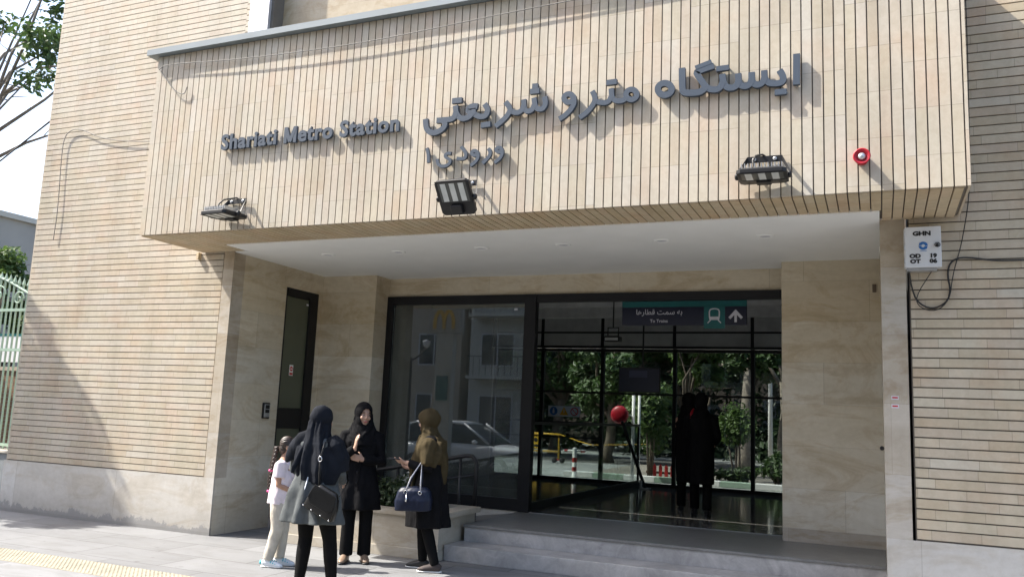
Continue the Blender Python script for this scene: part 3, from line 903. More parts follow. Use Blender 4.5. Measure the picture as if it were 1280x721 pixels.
# ------------------------------------------------------------------ lettering on the canopy
STROKES = {
 'main1': [
  (0.056,0,[(-0.589,4.789),(-0.593,4.512)]),
  (0.054,0,[(-0.731,4.659),(-0.703,4.61),(-0.698,4.56),(-0.73,4.539),(-0.808,4.548),(-0.839,4.572),(-0.857,4.609),(-0.859,4.674)]),
  (0.055,0,[(-0.858,4.605),(-0.865,4.572),(-0.897,4.547),(-0.934,4.551),(-0.955,4.575),(-0.965,4.612),(-0.965,4.67)]),
  (0.055,0,[(-0.965,4.612),(-0.971,4.573),(-1.003,4.546),(-1.041,4.55),(-1.067,4.573),(-1.078,4.609),(-1.08,4.673)]),
  (0.056,0,[(-1.078,4.603),(-1.087,4.569),(-1.116,4.546),(-1.164,4.549),(-1.195,4.574),(-1.211,4.613),(-1.218,4.684)]),
  (0.056,0,[(-1.215,4.607),(-1.228,4.568),(-1.262,4.545),(-1.317,4.552),(-1.359,4.578),(-1.395,4.635),(-1.446,4.717),(-1.443,4.737),(-1.291,4.772)]),
  (0.059,0,[(-1.362,4.578),(-1.395,4.547),(-1.439,4.536),(-1.517,4.543),(-1.562,4.554),(-1.573,4.591),(-1.577,4.787)]),
  (0.039,0,[(-1.457,4.772),(-1.313,4.813)]),
  (0.048,0,[(-1.271,4.739),(-1.162,4.741)]),
  (0.05,0,[(-0.772,4.462),(-0.673,4.461)]),
  (0.058,1,[(-1.669,4.599),(-1.673,4.58),(-1.684,4.564),(-1.701,4.554),(-1.722,4.549),(-1.744,4.552),(-1.765,4.561),(-1.783,4.576),(-1.794,4.594),(-1.798,4.614),(-1.795,4.633),(-1.784,4.649),(-1.767,4.66),(-1.746,4.665),(-1.723,4.662),(-1.702,4.653),(-1.685,4.638),(-1.674,4.619)]),
 ],
 'main2': [
  (0.051,1,[(-1.993,4.585),(-1.996,4.568),(-2.005,4.554),(-2.019,4.545),(-2.035,4.541),(-2.053,4.543),(-2.071,4.551),(-2.085,4.563),(-2.094,4.579),(-2.098,4.597),(-2.095,4.614),(-2.086,4.628),(-2.072,4.637),(-2.055,4.641),(-2.037,4.639),(-2.02,4.631),(-2.006,4.619),(-1.997,4.602)]),
  (0.048,0,[(-2.09,4.562),(-2.125,4.54),(-2.173,4.541),(-2.213,4.558),(-2.234,4.591),(-2.241,4.673)]),
  (0.048,0,[(-2.239,4.595),(-2.253,4.556),(-2.285,4.539),(-2.325,4.542),(-2.366,4.552),(-2.399,4.576)]),
  (0.049,0,[(-2.426,4.667),(-2.398,4.613),(-2.395,4.564),(-2.438,4.499),(-2.493,4.448),(-2.546,4.42)]),
  (0.051,0,[(-2.29,4.735),(-2.189,4.736)]),
  (0.053,1,[(-2.614,4.621),(-2.616,4.607),(-2.624,4.596),(-2.636,4.588),(-2.651,4.585),(-2.667,4.586),(-2.683,4.593),(-2.696,4.604),(-2.704,4.617),(-2.708,4.632),(-2.705,4.646),(-2.697,4.657),(-2.685,4.665),(-2.67,4.668),(-2.654,4.667),(-2.638,4.66),(-2.625,4.649),(-2.617,4.636)]),
  (0.05,0,[(-2.613,4.638),(-2.6,4.57),(-2.636,4.508),(-2.692,4.456),(-2.75,4.427)]),
 ],
 'main3': [
  (0.051,0,[(-2.909,4.669),(-2.894,4.594),(-2.921,4.548),(-2.968,4.547),(-3.004,4.577),(-3.019,4.67)]),
  (0.051,0,[(-3.014,4.601),(-3.026,4.557),(-3.061,4.538),(-3.096,4.544),(-3.119,4.573),(-3.127,4.665)]),
  (0.051,0,[(-3.125,4.608),(-3.138,4.558),(-3.179,4.536),(-3.227,4.544),(-3.282,4.579)]),
  (0.052,0,[(-3.322,4.662),(-3.267,4.595),(-3.274,4.544),(-3.331,4.481),(-3.419,4.42)]),
  (0.054,0,[(-3.063,4.738),(-2.967,4.738)]),
  (0.049,0,[(-3.042,4.791),(-2.983,4.79)]),
  (0.055,0,[(-3.55,4.667),(-3.507,4.603),(-3.526,4.544),(-3.571,4.535),(-3.622,4.548),(-3.68,4.589)]),
  (0.061,0,[(-3.627,4.649),(-3.684,4.66),(-3.735,4.634),(-3.718,4.6),(-3.643,4.606)]),
  (0.056,0,[(-3.674,4.592),(-3.715,4.546),(-3.789,4.534),(-3.841,4.567),(-3.867,4.613),(-3.876,4.685)]),
  (0.057,0,[(-3.869,4.607),(-3.885,4.556),(-3.935,4.543),(-4.083,4.549)]),
  (0.057,0,[(-4.012,4.542),(-3.975,4.506),(-4.006,4.45),(-4.088,4.416),(-4.167,4.434),(-4.204,4.487),(-4.215,4.578)]),
  (0.057,0,[(-3.918,4.739),(-3.807,4.737)]),
  (0.055,0,[(-3.579,4.448),(-3.475,4.452)]),
 ],
 'ent': [
  (0.036,1,[(-3.344,4.178),(-3.345,4.17),(-3.35,4.164),(-3.357,4.159),(-3.367,4.157),(-3.377,4.158),(-3.387,4.162),(-3.395,4.168),(-3.401,4.175),(-3.403,4.183),(-3.402,4.191),(-3.397,4.197),(-3.389,4.202),(-3.38,4.204),(-3.369,4.203),(-3.359,4.199),(-3.351,4.193),(-3.346,4.186)]),
  (0.034,0,[(-3.338,4.177),(-3.334,4.132),(-3.364,4.085),(-3.415,4.053)]),
  (0.036,0,[(-3.492,4.203),(-3.462,4.168),(-3.475,4.119),(-3.546,4.058)]),
  (0.036,1,[(-3.609,4.168),(-3.61,4.16),(-3.615,4.154),(-3.623,4.149),(-3.632,4.147),(-3.643,4.148),(-3.653,4.152),(-3.661,4.158),(-3.667,4.165),(-3.669,4.173),(-3.668,4.181),(-3.663,4.188),(-3.655,4.192),(-3.646,4.194),(-3.635,4.193),(-3.625,4.19),(-3.617,4.184),(-3.611,4.176)]),
  (0.034,0,[(-3.601,4.172),(-3.595,4.121),(-3.627,4.074),(-3.677,4.045)]),
  (0.035,0,[(-3.793,4.251),(-3.735,4.183),(-3.735,4.137),(-3.763,4.12),(-3.836,4.132)]),
  (0.033,0,[(-3.903,4.189),(-3.949,4.196),(-3.973,4.17),(-3.946,4.144),(-3.907,4.124),(-3.911,4.085),(-3.964,4.058),(-4.022,4.069),(-4.052,4.101),(-4.057,4.143)]),
  (0.034,0,[(-4.186,4.27),(-4.163,4.204),(-4.157,4.114)]),
 ],
}

YL = 7.295
def lmap(u, v, w):
    return (u, w, v)
def stroke_sign(key, name, label, groups, thick):
    L = STROKES[key]
    zs = [p[1] for s in L for p in s[2]]
    xs_ = [p[0] for s in L for p in s[2]]
    root = empty(name, (sum(xs_) / len(xs_), YL, min(zs)), label, 'sign')
    for nm, idx in groups:
        mb = MB()
        for j, i in enumerate(idx):
            w, closed, pts = L[i]
            ribbon(mb, pts, w, bool(closed), lmap, (YL - thick - .0007 * j, YL - .018))
        o = mb.build(nm, M['letter'], root)
    st_ = MB()
    for w, closed, pts in L:
        u, v = pts[len(pts) // 2]
        st_.box(u - .006, u + .006, YL - .02, YL + .002, v - .006, v + .006)
    st_.pieces('mounting_stud', M['steel'], root)
    return root
stroke_sign('main1', 'station_lettering', 'blue-grey Persian raised word at right end of the canopy line, reading station', [('letter', [0]), ('letter', [1, 2, 3, 4, 5, 6, 7]), ('letter_dots', [8]), ('letter_dots', [9]), ('letter', [10])], .055)
stroke_sign('main2', 'metro_lettering', 'blue-grey Persian raised word in the middle of the canopy line, reading metro', [('letter', [0, 1, 2, 3]), ('letter_dots', [4]), ('letter', [5, 6])], .055)
stroke_sign('main3', 'name_lettering', 'blue-grey Persian raised name at left end of the big canopy line, above the entrance number', [('letter', [0, 1, 2, 3]), ('letter_dots', [4]), ('letter_dots', [5]), ('letter', [6, 7, 8, 9, 10]), ('letter_dots', [11]), ('letter_dots', [12])], .055)
stroke_sign('ent', 'entrance_lettering', 'small blue-grey Persian raised letters and numeral one just above the middle floodlight', [('letter', [0, 1]), ('letter', [2]), ('letter', [3, 4]), ('letter', [5]), ('letter', [6]), ('numeral', [7])], .045)

def english_sign():
    root = empty('english_lettering', (-5.72, YL, 4.485), 'blue-grey raised Latin letters reading Shariati Metro Station on the canopy', 'sign')
    vs_, fs = text_mb('Shariati Metro Station', .245, .016, .0085, 'LEFT', 1.0, 1.09)
    w = max(p[0] for p in vs_) - min(p[0] for p in vs_)
    sc_ = 2.375 / w
    par = list(range(len(vs_)))
    def fd(a):
        while par[a] != a:
            par[a] = par[par[a]]
            a = par[a]
        return a
    for f in fs:
        for a in f[1:]:
            par[fd(a)] = fd(f[0])
    isl = {}
    for i in range(len(vs_)):
        isl.setdefault(fd(i), []).append(i)
    parts = []
    for ids in isl.values():
        xs_ = [vs_[i][0] for i in ids]
        parts.append([min(xs_), max(xs_), ids])
    parts.sort(key=lambda t: t[0])
    merged = []
    for a, b, ids in parts:
        if merged and min(b, merged[-1][1]) - max(a, merged[-1][0]) > .5 * min(b - a, merged[-1][1] - merged[-1][0]):
            merged[-1][1] = max(b, merged[-1][1])
            merged[-1][0] = min(a, merged[-1][0])
            merged[-1][2] += ids
        else:
            merged.append([a, b, list(ids)])
    for k_, (a, b, ids) in enumerate(merged):
        if k_ == 8:                    # the capital M, made of four straight strokes
            u0, u1 = -6.905 + a * sc_, -6.905 + b * sc_
            zb_, zt_ = 4.492 + min(vs_[i][1] for i in ids), 4.492 + max(vs_[i][1] for i in ids)
            mb = MB()
            um = (u0 + u1) / 2
            for q_, st_ in enumerate(([(u0 + .021, zb_), (u0 + .021, zt_)], [(u1 - .021, zb_), (u1 - .021, zt_)], [(u0 + .022, zt_ - .006), (um, zb_ + .012)], [(u1 - .022, zt_ - .006), (um, zb_ + .012)])):
                ribbon(mb, st_, .042, False, lmap, (YL - .050 - .0006 * q_, YL - .018))
            mb.build('letter', M['letter'], root)
            continue
        loc = {g_: i for i, g_ in enumerate(ids)}
        mb = MB()
        mb.v = [(-6.905 + vs_[i][0] * sc_, YL - .034 - vs_[i][2], 4.492 + vs_[i][1]) for i in ids]
        mb.f = [tuple(loc[i] for i in f) for f in fs if f[0] in loc]
        mb.build('letter', M['letter'], root)
english_sign()

# ------------------------------------------------------------------ floodlights
def floodlight(loc, tilt, label, yaw=0.0, w=.40, bolt_gap=.17):
    """origin at the wall plate; housing swings on the side arms; tilt = how far the face turns down"""
    root = empty('floodlight', loc, label, 'floodlight', 'floodlights on the canopy', (0, 0, yaw))
    br = MB()
    br.box(-w * .36, w * .36, -.028, -.022, -.028, .028)
    for s in (-1, 1):
        br.add([(s * w * .36, -.028, -.028), (s * w * .36, -.022, -.028), (s * w * .36, -.022, .028), (s * w * .36, -.028, .028),
                (s * (w * .5 + .022), -.20, -.195), (s * (w * .5 + .016), -.20, -.195), (s * (w * .5 + .016), -.17, -.155), (s * (w * .5 + .022), -.17, -.155)],
               [(0, 1, 2, 3), (4, 7, 6, 5), (0, 4, 5, 1), (1, 5, 6, 2), (2, 6, 7, 3), (3, 7, 4, 0)])
    br.build('bracket', M['black_metal'], root, local=True)
    bo = MB()
    for s in (-1, 1):
        bo.lathe((s * bolt_gap * .5, -.026, 0), (0, -1, 0), [(0, .016), (.008, .016), (.012, .010), (.02, .009)], 10)
    bo.pieces('bolt', M['steel'], root, local=True)
    piv = Vector((0, -.19, -.190))
    rot = Matrix.Rotation(tilt, 4, 'X')
    def T(mb):
        mb.v = [tuple(piv + rot @ Vector(p)) for p in mb.v]
        return mb
    # housing in its own frame: face towards -y, long side along z
    h = MB()
    def rr(x, z0, z1, y, c=.03):
        return [(x * sx if abs(sx) == 1 else x * sx, y, z) for sx, z in ()]
    def ring(hw, zb, zt, y, c):
        return [(-hw + c, y, zb), (hw - c, y, zb), (hw, y, zb + c), (hw, y, zt - c), (hw - c, y, zt), (-hw + c, y, zt), (-hw, y, zt - c), (-hw, y, zb + c)]
    hw = w / 2
    h.rings([ring(hw, -.17, .20, -.028, .03), ring(hw, -.17, .20, .006, .03), ring(hw - .03, -.15, .17, .022, .03)])
    h = T(h).build('housing', M['black_metal'], root, bevel=.004, local=True)
    fr = MB()
    for sgn in (0,):
        fr.box(-hw + .012, hw - .012, -.033, -.0285, .178, .195)
        fr.box(-hw + .012, hw - .012, -.033, -.0285, -.045, -.030)
        fr.box(-hw + .012, -hw + .030, -.033, -.0285, -.029, .177)
        fr.box(hw - .030, hw - .012, -.033, -.0285, -.029, .177)
    T(fr).build('bezel', M['black_metal'], h, local=True)
    T(MB().box(-hw + .031, hw - .031, -.0296, -.0284, -.028, .176)).build('tray', M['reflector'], h, local=True)
    ls = MB()
    for i in range(3):
        cx = (-1 + i) * (w - .08) / 3
        ls.box(cx - .028, cx + .028, -.0312, -.0299, -.020, .168)
    T(ls).pieces('light_panel', M['led'], h, local=True)
    T(MB().box(-.062, .062, -.075 if tilt < 1.2 else -.046, -.0285, -.150, -.052)).build('driver_box', M['black_metal'], h, bevel=.012, local=True)
    fi = MB()
    for i in range(13):
        cx = -hw + .04 + i * (w - .08) / 12
        fi.box(cx - .003, cx + .003, .0225, .062, -.14, .165)
    T(fi).pieces('cooling_fin', M['steel'], h, local=True)
    kn = MB()
    for s in (-1, 1):
        kn.lathe(piv + Vector((s * hw, 0, 0)), (s, 0, 0), [(0, .03), (.02, .03), (.03, .02)], 12)
    kn.pieces('pivot_knob', M['black_metal'], root, smooth=True, local=True)
    cb = MB()
    e = piv + rot @ Vector((-.06, .05, .05))
    cb.tube([e, e + Vector((-.02, .02, .07)), e + Vector((.0, .07, .13)), Vector((-.02, -.02, .045)), Vector((.03, -.004, .01))], .009, 8)
    cb.build('cable', M['wire'], root, True, local=True)
    return root
floodlight((-6.60, YL, 3.865), R(91), 'slim floodlight at the left end of the canopy, seen edge-on below the Latin letters', R(-3), .37)
floodlight((-3.735, YL, 3.87), R(40), 'middle floodlight tilted forward, showing three pale light panels', 0, .37)
floodlight((-0.86, YL, 3.88), R(90), 'floodlight on the right of the canopy, left of the red alarm siren', R(2), .40)

# ------------------------------------------------------------------ siren
sr = empty('alarm_siren', (-0.087, YL, 3.82), 'round red alarm siren with a pale centre on the canopy', 'siren')
MB().lathe((-.087, YL, 3.82), (0, -1, 0), [(-.004, .05), (.03, .052), (.055, .040), (.085, .058), (.105, .068), (.108, .060), (.085, .035)], 24).build('horn', M['red'], sr, True)
MB().lathe((-.087, YL - .08, 3.82), (0, -1, 0), [(0, .030), (.02, .029), (.028, .020), (.032, .008)], 18).build('strobe_lens', M['steel'], sr, True)

# ------------------------------------------------------------------ telecom cabinet and cables
cbx = empty('telecom_cabinet', (.39, YW, 3.07), 'small pale grey metal cabinet lettered GHN, OD 19, OT 06 on the right wall', 'cabinet')
c_ = MB().box(.238, .533, YW - .13, YW - .001, 3.075, 3.43).build('cabinet_body', M['cabinet'], cbx, bevel=.008)
d_ = MB().box(.245, .537, YW - .148, YW - .1315, 3.068, 3.437).build('cabinet_door', M['cabinet'], cbx, bevel=.004)
yk = YW - .150
ink = MB()
rt, up = (1, 0, 0), (0, 0, 1)
word_on(ink, 'GHN', .052, (.383, yk, 3.357), rt, up, .001, .0030, width=1.25)
word_on(ink, 'OD', .048, (.325, yk, 3.155), rt, up, .001, .0030, width=1.2)
word_on(ink, 'OT', .048, (.325, yk, 3.107), rt, up, .001, .0030, width=1.2)
word_on(ink, '19', .048, (.470, yk, 3.155), rt, up, .001, .0030, width=1.2)
word_on(ink, '06', .048, (.470, yk, 3.107), rt, up, .001, .0030, width=1.2)
ink.pieces('letter', M['ink'], d_)
lg = MB()
for a0 in (0, math.pi):
    pts = [(.392 + .026 * math.cos(a0 + t), 3.262 + .026 * math.sin(a0 + t)) for t in [i * 2.3 / 10 for i in range(11)]]
    ribbon(lg, pts, .022, False, lambda u, v, w: (u, w, v), (yk - .001, yk + .001))
    e = pts[-1]
    lg.prism([(e[0] - .016 * math.cos(a0 + 2.3), e[1] - .016 * math.sin(a0 + 2.3)), (e[0] + .016 * math.cos(a0 + 2.3), e[1] + .016 * math.sin(a0 + 2.3)),
              (e[0] - .024 * math.sin(a0 + 2.3), e[1] + .024 * math.cos(a0 + 2.3))], (yk - .0012, yk + .0008), lambda u, v, w: (u, w, v))
lg.box(.365, .42, yk - .0005, yk + .0008, 3.213, 3.217)
lg.build('emblem', M['blue'], d_)
lk = MB()
lk.lathe((.505, YW - .148, 3.265), (0, -1, 0), [(0, .013), (.014, .012), (.018, .006)], 14)
lk.tube([(.505 + .021 * math.cos(t), YW - .163, 3.265 + .018 * math.sin(t)) for t in [2 * math.pi * i / 14 for i in range(14)]], .0042, 6, closed=True)
lk.build('latch', M['ink'], d_)
hg = MB()
for zz in (3.13, 3.25, 3.37):
    hg.lathe((.241, YW - .140, zz - .02), (0, 0, 1), [(0, .006), (.04, .006)], 8)
hg.pieces('hinge', M['steel'], cbx)
MB().box(.26, .50, YW - .11, YW - .004, 3.045, 3.0745).build('cable_gland', M['steel'], cbx)
def wire(name, pts, r, mat, label, y):
    mb = MB()
    P = [Vector((u, y, v)) for u, v in pts]
    for _ in range(2):
        Q = [P[0]]
        for a, b in zip(P[:-1], P[1:]):
            Q += [a * .75 + b * .25, a * .25 + b * .75]
        Q.append(P[-1])
        P = Q
    mb.tube(P, r, 6)
    return tag(mb.build(name, mat, None, True), label, 'cable')
wire('black_cable', [(7, 3.16), (3, 3.12), (1.6, 3.125), (1.194, 3.13), (.946, 3.131), (.789, 3.165), (.668, 3.169), (.601, 3.113), (.585, 3.005), (.607, 2.881), (.578, 2.767), (.453, 2.704), (.337, 2.77), (.294, 2.902), (.277, 3.05)], .008, M['wire'], 'thick black cable looping below the pale cabinet and running off to the right', YW - .02)
wire('thin_cable', [(.812, 5.79), (.812, 5.131), (.803, 4.59), (.796, 4.061), (.776, 3.691), (.735, 3.45), (.696, 3.255), (.624, 3.004), (.598, 2.788), (.485, 2.682), (.355, 2.719), (.318, 2.814), (.46, 3.05)], .0045, M['wire'], 'thin dark cable dropping beside the canopy end to the pale cabinet', YW - .035)
wire('canopy_wire', [(-8.0, 5.60), (-7.9, 5.66), (-6.733, 5.563), (-5.185, 5.525), (-4.201, 5.56), (-3.65, 5.589), (-2.956, 5.615), (-1.5, 5.66), (.69, 5.72)], .0055, M['wire_pale'], 'thin pale wire strung along the canopy under its metal coping', YL - .045)
wire('loose_wire', [(-7.99, 5.60), (-7.747, 5.316), (-7.569, 5.224), (-7.533, 5.33)], .006, M['wire_pale'], 'short loose wire end hanging at the left top corner of the canopy', YL - .03)
wire('wall_wire', [(-8.2, 5.12), (-9.253, 5.143), (-10.126, 5.262), (-10.6, 5.47), (-10.80, 5.48), (-10.941, 5.38), (-10.944, 5.036), (-10.882, 4.307), (-10.899, 3.832)], .006, M['wire_pale'], 'old wire hooked over the left wall beside the canopy', YW - .03)
# intercom
ic = empty('door_intercom', (-7.55, 9.19, 1.43), 'small grey door intercom on the side wall beside the narrow door', 'intercom')
b_ = MB().box(-7.549, -7.515, 9.125, 9.255, 1.43, 1.64).build('case', M['black_metal'], ic, bevel=.01)
MB().box(-7.5148, -7.508, 9.135, 9.245, 1.45, 1.62).build('face_plate', M['steel'], ic, bevel=.003)
MB().box(-7.5078, -7.505, 9.15, 9.23, 1.505, 1.55).build('camera_window', M['ink'], ic)
MB().box(-7.5078, -7.505, 9.15, 9.23, 1.56, 1.61).build('speaker_grille', M['black_metal'], ic)

# ------------------------------------------------------------------ lobby fittings
hs = empty('hanging_sign', (-2.41, 11.30, 2.90), 'dark navy hanging direction sign with teal band, train symbol and white up arrow', 'sign')
bd = MB().box(-3.25, -1.565, 11.29, 11.33, 2.905, 3.155).build('panel', M['navy'], hs, bevel=.003)
MB().box(-3.25, -1.565, 11.288, 11.332, 3.1565, 3.25).build('teal_band', M['teal'], hs)
MB().box(-2.12, -1.845, 11.284, 11.2885, 2.86, 3.155).build('teal_square', M['teal'], hs)
ar = MB()
ar.box(-1.722, -1.690, 11.284, 11.2885, 2.945, 3.085)
ar.prism([(-1.80, 3.01), (-1.775, 2.985), (-1.706, 3.06), (-1.637, 2.985), (-1.612, 3.01), (-1.706, 3.115)], (11.2835, 11.288), lmap)
ar.build('arrow', M['sign_white'], hs)
tr = MB()
ribbon(tr, [(-2.045, 3.005), (-2.05, 3.10), (-2.02, 3.125), (-1.945, 3.125), (-1.915, 3.10), (-1.92, 3.005)], .016, False, lmap, (11.2795, 11.2835))
tr.prism([(-2.053, 3.02), (-1.912, 3.02), (-1.918, 2.975), (-2.047, 2.975)], (11.2785, 11.283), lmap)
ribbon(tr, [(-2.03, 2.975), (-2.07, 2.935)], .014, False, lmap, (11.280, 11.2835))
ribbon(tr, [(-1.935, 2.975), (-1.895, 2.935)], .014, False, lmap, (11.280, 11.2835))
tr.build('train_symbol', M['sign_white'], hs)
wd = MB()
# Persian words for "towards the trains" in shaped letter forms, laid left to right
fa = ''.join(chr(c) for c in (0xFE8E, 0xFEEB, 0xFEAD, 0xFE8E, 0xFEC4, 0xFED7, 0x20, 0xFE96, 0xFEE4, 0xFEB3, 0x20, 0xFEEA, 0xFE91))
word_on(wd, fa, .10, (-2.73, 11.288, 3.055), rt, up, .001, .0008)
word_on(wd, 'To Trains', .062, (-2.73, 11.288, 2.945), rt, up, .001, .0004)
wd.pieces('letter', M['sign_white'], hs)
hr = MB()
for x_ in (-3.0, -1.8):
    hr.tube([(x_, 11.31, 3.25), (x_, 11.31, 3.72)], .01, 6)
hr.pieces('hanger_rod', M['black_metal'], hs)
sc_ = empty('information_screen', (-3.44, 13.0, 2.05), 'dark blue hanging information screen in the lobby, left of the two figures', 'screen')
MB().box(-3.77, -3.11, 12.99, 13.05, 2.045, 2.435).build('screen_case', M['black_metal'], sc_, bevel=.006)
MB().box(-3.755, -3.125, 12.984, 12.9895, 2.065, 2.415).build('screen_face', M['screen'], sc_)
MB().box(-3.60, -3.31, 12.981, 12.9835, 2.28, 2.385).build('caption_panel', M['screen_lit'], sc_)
MB().tube([(-3.39, 13.02, 2.43), (-3.39, 13.02, 3.72)], .014, 8).build('hanger_rod', M['black_metal'], sc_)
pj = empty('ceiling_projector', (-4.0, 13.5, 2.86), 'small dark projector lamp hung from the lobby ceiling', 'lamp')
MB().box(-4.16, -3.90, 13.4, 13.6, 2.88, 2.98).build('housing', M['black_metal'], pj, bevel=.02)
MB().box(-4.14, -3.92, 13.392, 13.3995, 2.90, 2.945).build('lens', M['led'], pj)
pa = MB()
pa.tube([(-4.12, 13.5, 2.98), (-4.12, 13.5, 3.12), (-3.94, 13.5, 3.12), (-3.94, 13.5, 2.98)], .012, 6)
pa.tube([(-4.03, 13.5, 3.12), (-4.03, 13.5, 3.72)], .012, 6)
pa.build('bracket', M['black_metal'], pj)
lp = empty('leaning_pole', (-4.05, 15.9, .355), 'black metal pole leaning against the end of the lobby balustrade', 'pole')
MB().tube([(-4.27, 15.0, 1.58), (-4.05, 15.9, .36)], .03, 10).build('shaft', M['black_metal'], lp, True)
MB().box(-4.14, -3.96, 15.82, 15.98, .353, .372).build('foot_plate', M['steel'], lp)
MB().tube([(-4.10, 15.75, .374), (-4.10, 15.75, .52)], .025, 8).build('socket', M['steel'], lp)

# ------------------------------------------------------------------ planter, hedge, handrail
pl = empty('stone_planter', (-5.7, 8.9, 0), 'low beige stone planter box left of the entrance steps', 'planter')
w_ = MB()
w_.box(-6.50, -4.47, 8.50, 8.58, .1105, .455)
w_.box(-4.55, -4.471, 8.581, 9.41, .1105, .455)
w_.box(-6.50, -4.551, 9.33, 9.41, .1105, .455)
w_.box(-6.50, -6.42, 8.581, 9.329, .1105, .455)
w_.build('planter_wall', M['planter'], pl)
w_ = MB().box(-6.51, -4.46, 8.485, 9.415, 0, .110).build('base_course', M['planter'], pl, bevel=.004)
w_ = MB()
w_.box(-6.53, -4.40, 8.47, 8.66, .456, .515)
w_.box(-4.62, -4.4005, 8.6605, 9.418, .456, .515)
w_.box(-6.53, -4.6205, 9.26, 9.418, .456, .515)
w_.box(-6.53, -6.35, 8.6605, 9.2595, .456, .515)
w_.build('coping', M['planter'], pl)
MB().box(-6.41, -4.56, 8.585, 9.32, .30, .44).build('soil', M['bark'], pl)
rl = empty('handrail', (-5.3, 9.6, 0.05), 'black tubular handrail of the ramp behind the stone planter', 'handrail')
for y_ in (9.50,):
    t_ = MB()
    t_.tube([(-6.55, y_, .74), (-5.75, y_, .88), (-5.0, y_, 1.03), (-4.66, y_, 1.10), (-4.58, y_, 1.095), (-4.53, y_, 1.04), (-4.52, y_, .98), (-4.53, y_, .30)], .026, 10)
    t_.build('top_rail', M['black_metal'], rl, True)
    t_ = MB()
    t_.tube([(-6.5, y_, .50), (-4.55, y_, .875)], .02, 8)
    t_.build('lower_rail', M['black_metal'], rl, True)
    for x_, zt in ((-6.45, .75), (-5.62, .90), (-4.74, 1.07)):
        MB().tube([(x_, y_, .05), (x_, y_, zt)], .02, 8).build('rail_post', M['black_metal'], rl, True)
# ------------------------------------------------------------------ vegetation
def leaves(mb, clumps, n, size, rng, flat=0.35):
    tot = sum(r[0] * r[1] * r[2] for _, r in clumps)
    for c, r in clumps:
        k = max(4, int(n * r[0] * r[1] * r[2] / tot))
        for _ in range(k):
            d = Vector((rng.gauss(0, 1), rng.gauss(0, 1), rng.gauss(0, 1))).normalized()
            q = rng.random() ** 0.5
            p = Vector(c) + Vector((d.x * r[0], d.y * r[1], d.z * r[2])) * q
            nrm = (d * .5 + Vector((rng.uniform(-1, 1), rng.uniform(-1, 1), rng.uniform(-.2, 1) + flat))).normalized()
            a = nrm.orthogonal().normalized()
            a = (Matrix.Rotation(rng.uniform(0, 6.28), 3, nrm) @ a)
            b = nrm.cross(a)
            s_ = size * rng.uniform(.6, 1.3)
            mb.add([p - a * s_, p + b * s_ * .45 + nrm * s_ * .12, p + a * s_, p - b * s_ * .45 + nrm * s_ * .12], [(0, 1, 2), (0, 2, 3)])

def tree(name, label, loc, trunk_h, lean, crown_c, crown_r, n_leaf, size, leaf, bark, seed, group=None, nclump=16, rad=.14, limbs=7, gap=.42):
    rng = random.Random(seed)
    root = empty(name, loc, label, 'tree', group)
    L = Vector(loc)
    top = L + Vector((lean[0], lean[1], trunk_h))
    CC = L + Vector(crown_c)
    tk = MB()
    pts = [L + (top - L) * t + Vector((rng.uniform(-.06, .06), rng.uniform(-.06, .06), 0)) * (t > 0) for t in (0, .15, .4, .7, 1)]
    tk.tube(pts, [rad * 1.35, rad * 1.05, rad * .95, rad * .85, rad * .7], 9)
    clumps = []
    for i in range(nclump):
        d = Vector((rng.gauss(0, 1), rng.gauss(0, 1), rng.gauss(0, .9))).normalized()
        q = rng.uniform(.35, 1.0)
        c = CC + Vector((d.x * crown_r[0], d.y * crown_r[1], d.z * crown_r[2])) * q
        rr_ = rng.uniform(gap * .6, gap) * (crown_r[0] + crown_r[1] + crown_r[2]) / 3
        clumps.append((c, (rr_, rr_, rr_ * .75)))
    for i in range(limbs):
        c = clumps[i % nclump][0]
        st_ = L + (top - L) * rng.uniform(.7, 1.0)
        mid = st_.lerp(c, .5) + Vector((rng.uniform(-.3, .3), rng.uniform(-.3, .3), rng.uniform(.0, .4)))
        tk.tube([st_, mid, c], [rad * .5, rad * .32, rad * .12], 6)
        for j in range(3):
            e = mid.lerp(c, rng.uniform(.2, .9))
            tk.tube([e, e + Vector((rng.uniform(-.6, .6), rng.uniform(-.6, .6), rng.uniform(-.2, .6)))], [rad * .14, rad * .05], 5)
    tk.build('trunk', bark, root, True)
    cr = MB()
    leaves(cr, clumps, n_leaf, size, rng)
    cr.build('crown', leaf, root)
    return root

def shrub(name, label, loc, r, h, n, size, leaf, seed, group=None, stems=4, lift=.15):
    rng = random.Random(seed)
    root = empty(name, loc, label, 'shrub', group)
    L = Vector(loc)
    sm = MB()
    cl = []
    for i in range(9):
        a = rng.uniform(0, 6.28)
        q = rng.uniform(0, .65) * r
        c = L + Vector((q * math.cos(a), q * math.sin(a), h * rng.uniform(lift + .2, .85)))
        cl.append((c, (r * .5, r * .5, h * .22)))
        if i < stems:
            sm.tube([L + Vector((.05 * math.cos(a), .05 * math.sin(a), 0)), c], [.03, .012], 6)
    sm.build('stem', M['bark'], root, True)
    cr = MB()
    leaves(cr, cl, n, size, rng)
    cr.build('foliage', leaf, root)
    return root

# hedge in the planter
hd = MB()
rng = random.Random(3)
leaves(hd, [((-6.28 + i * .135, 8.95 + rng.uniform(-.12, .12), .60 + rng.uniform(-.03, .08)), (.22, .26, .20)) for i in range(11)], 5200, .032, rng)
hp = empty('planter_hedge', (-5.9, 8.95, .44), 'dark green clipped hedge growing in the stone planter', 'hedge')
hd.build('foliage', M['leaf_hedge'], hp)
hs_ = MB()
for i in range(9):
    hs_.tube([(-6.3 + i * .16, 8.95, .43), (-6.28 + i * .16, 8.93, .62)], [.012, .006], 5)
hs_.build('stem', M['bark'], hp)

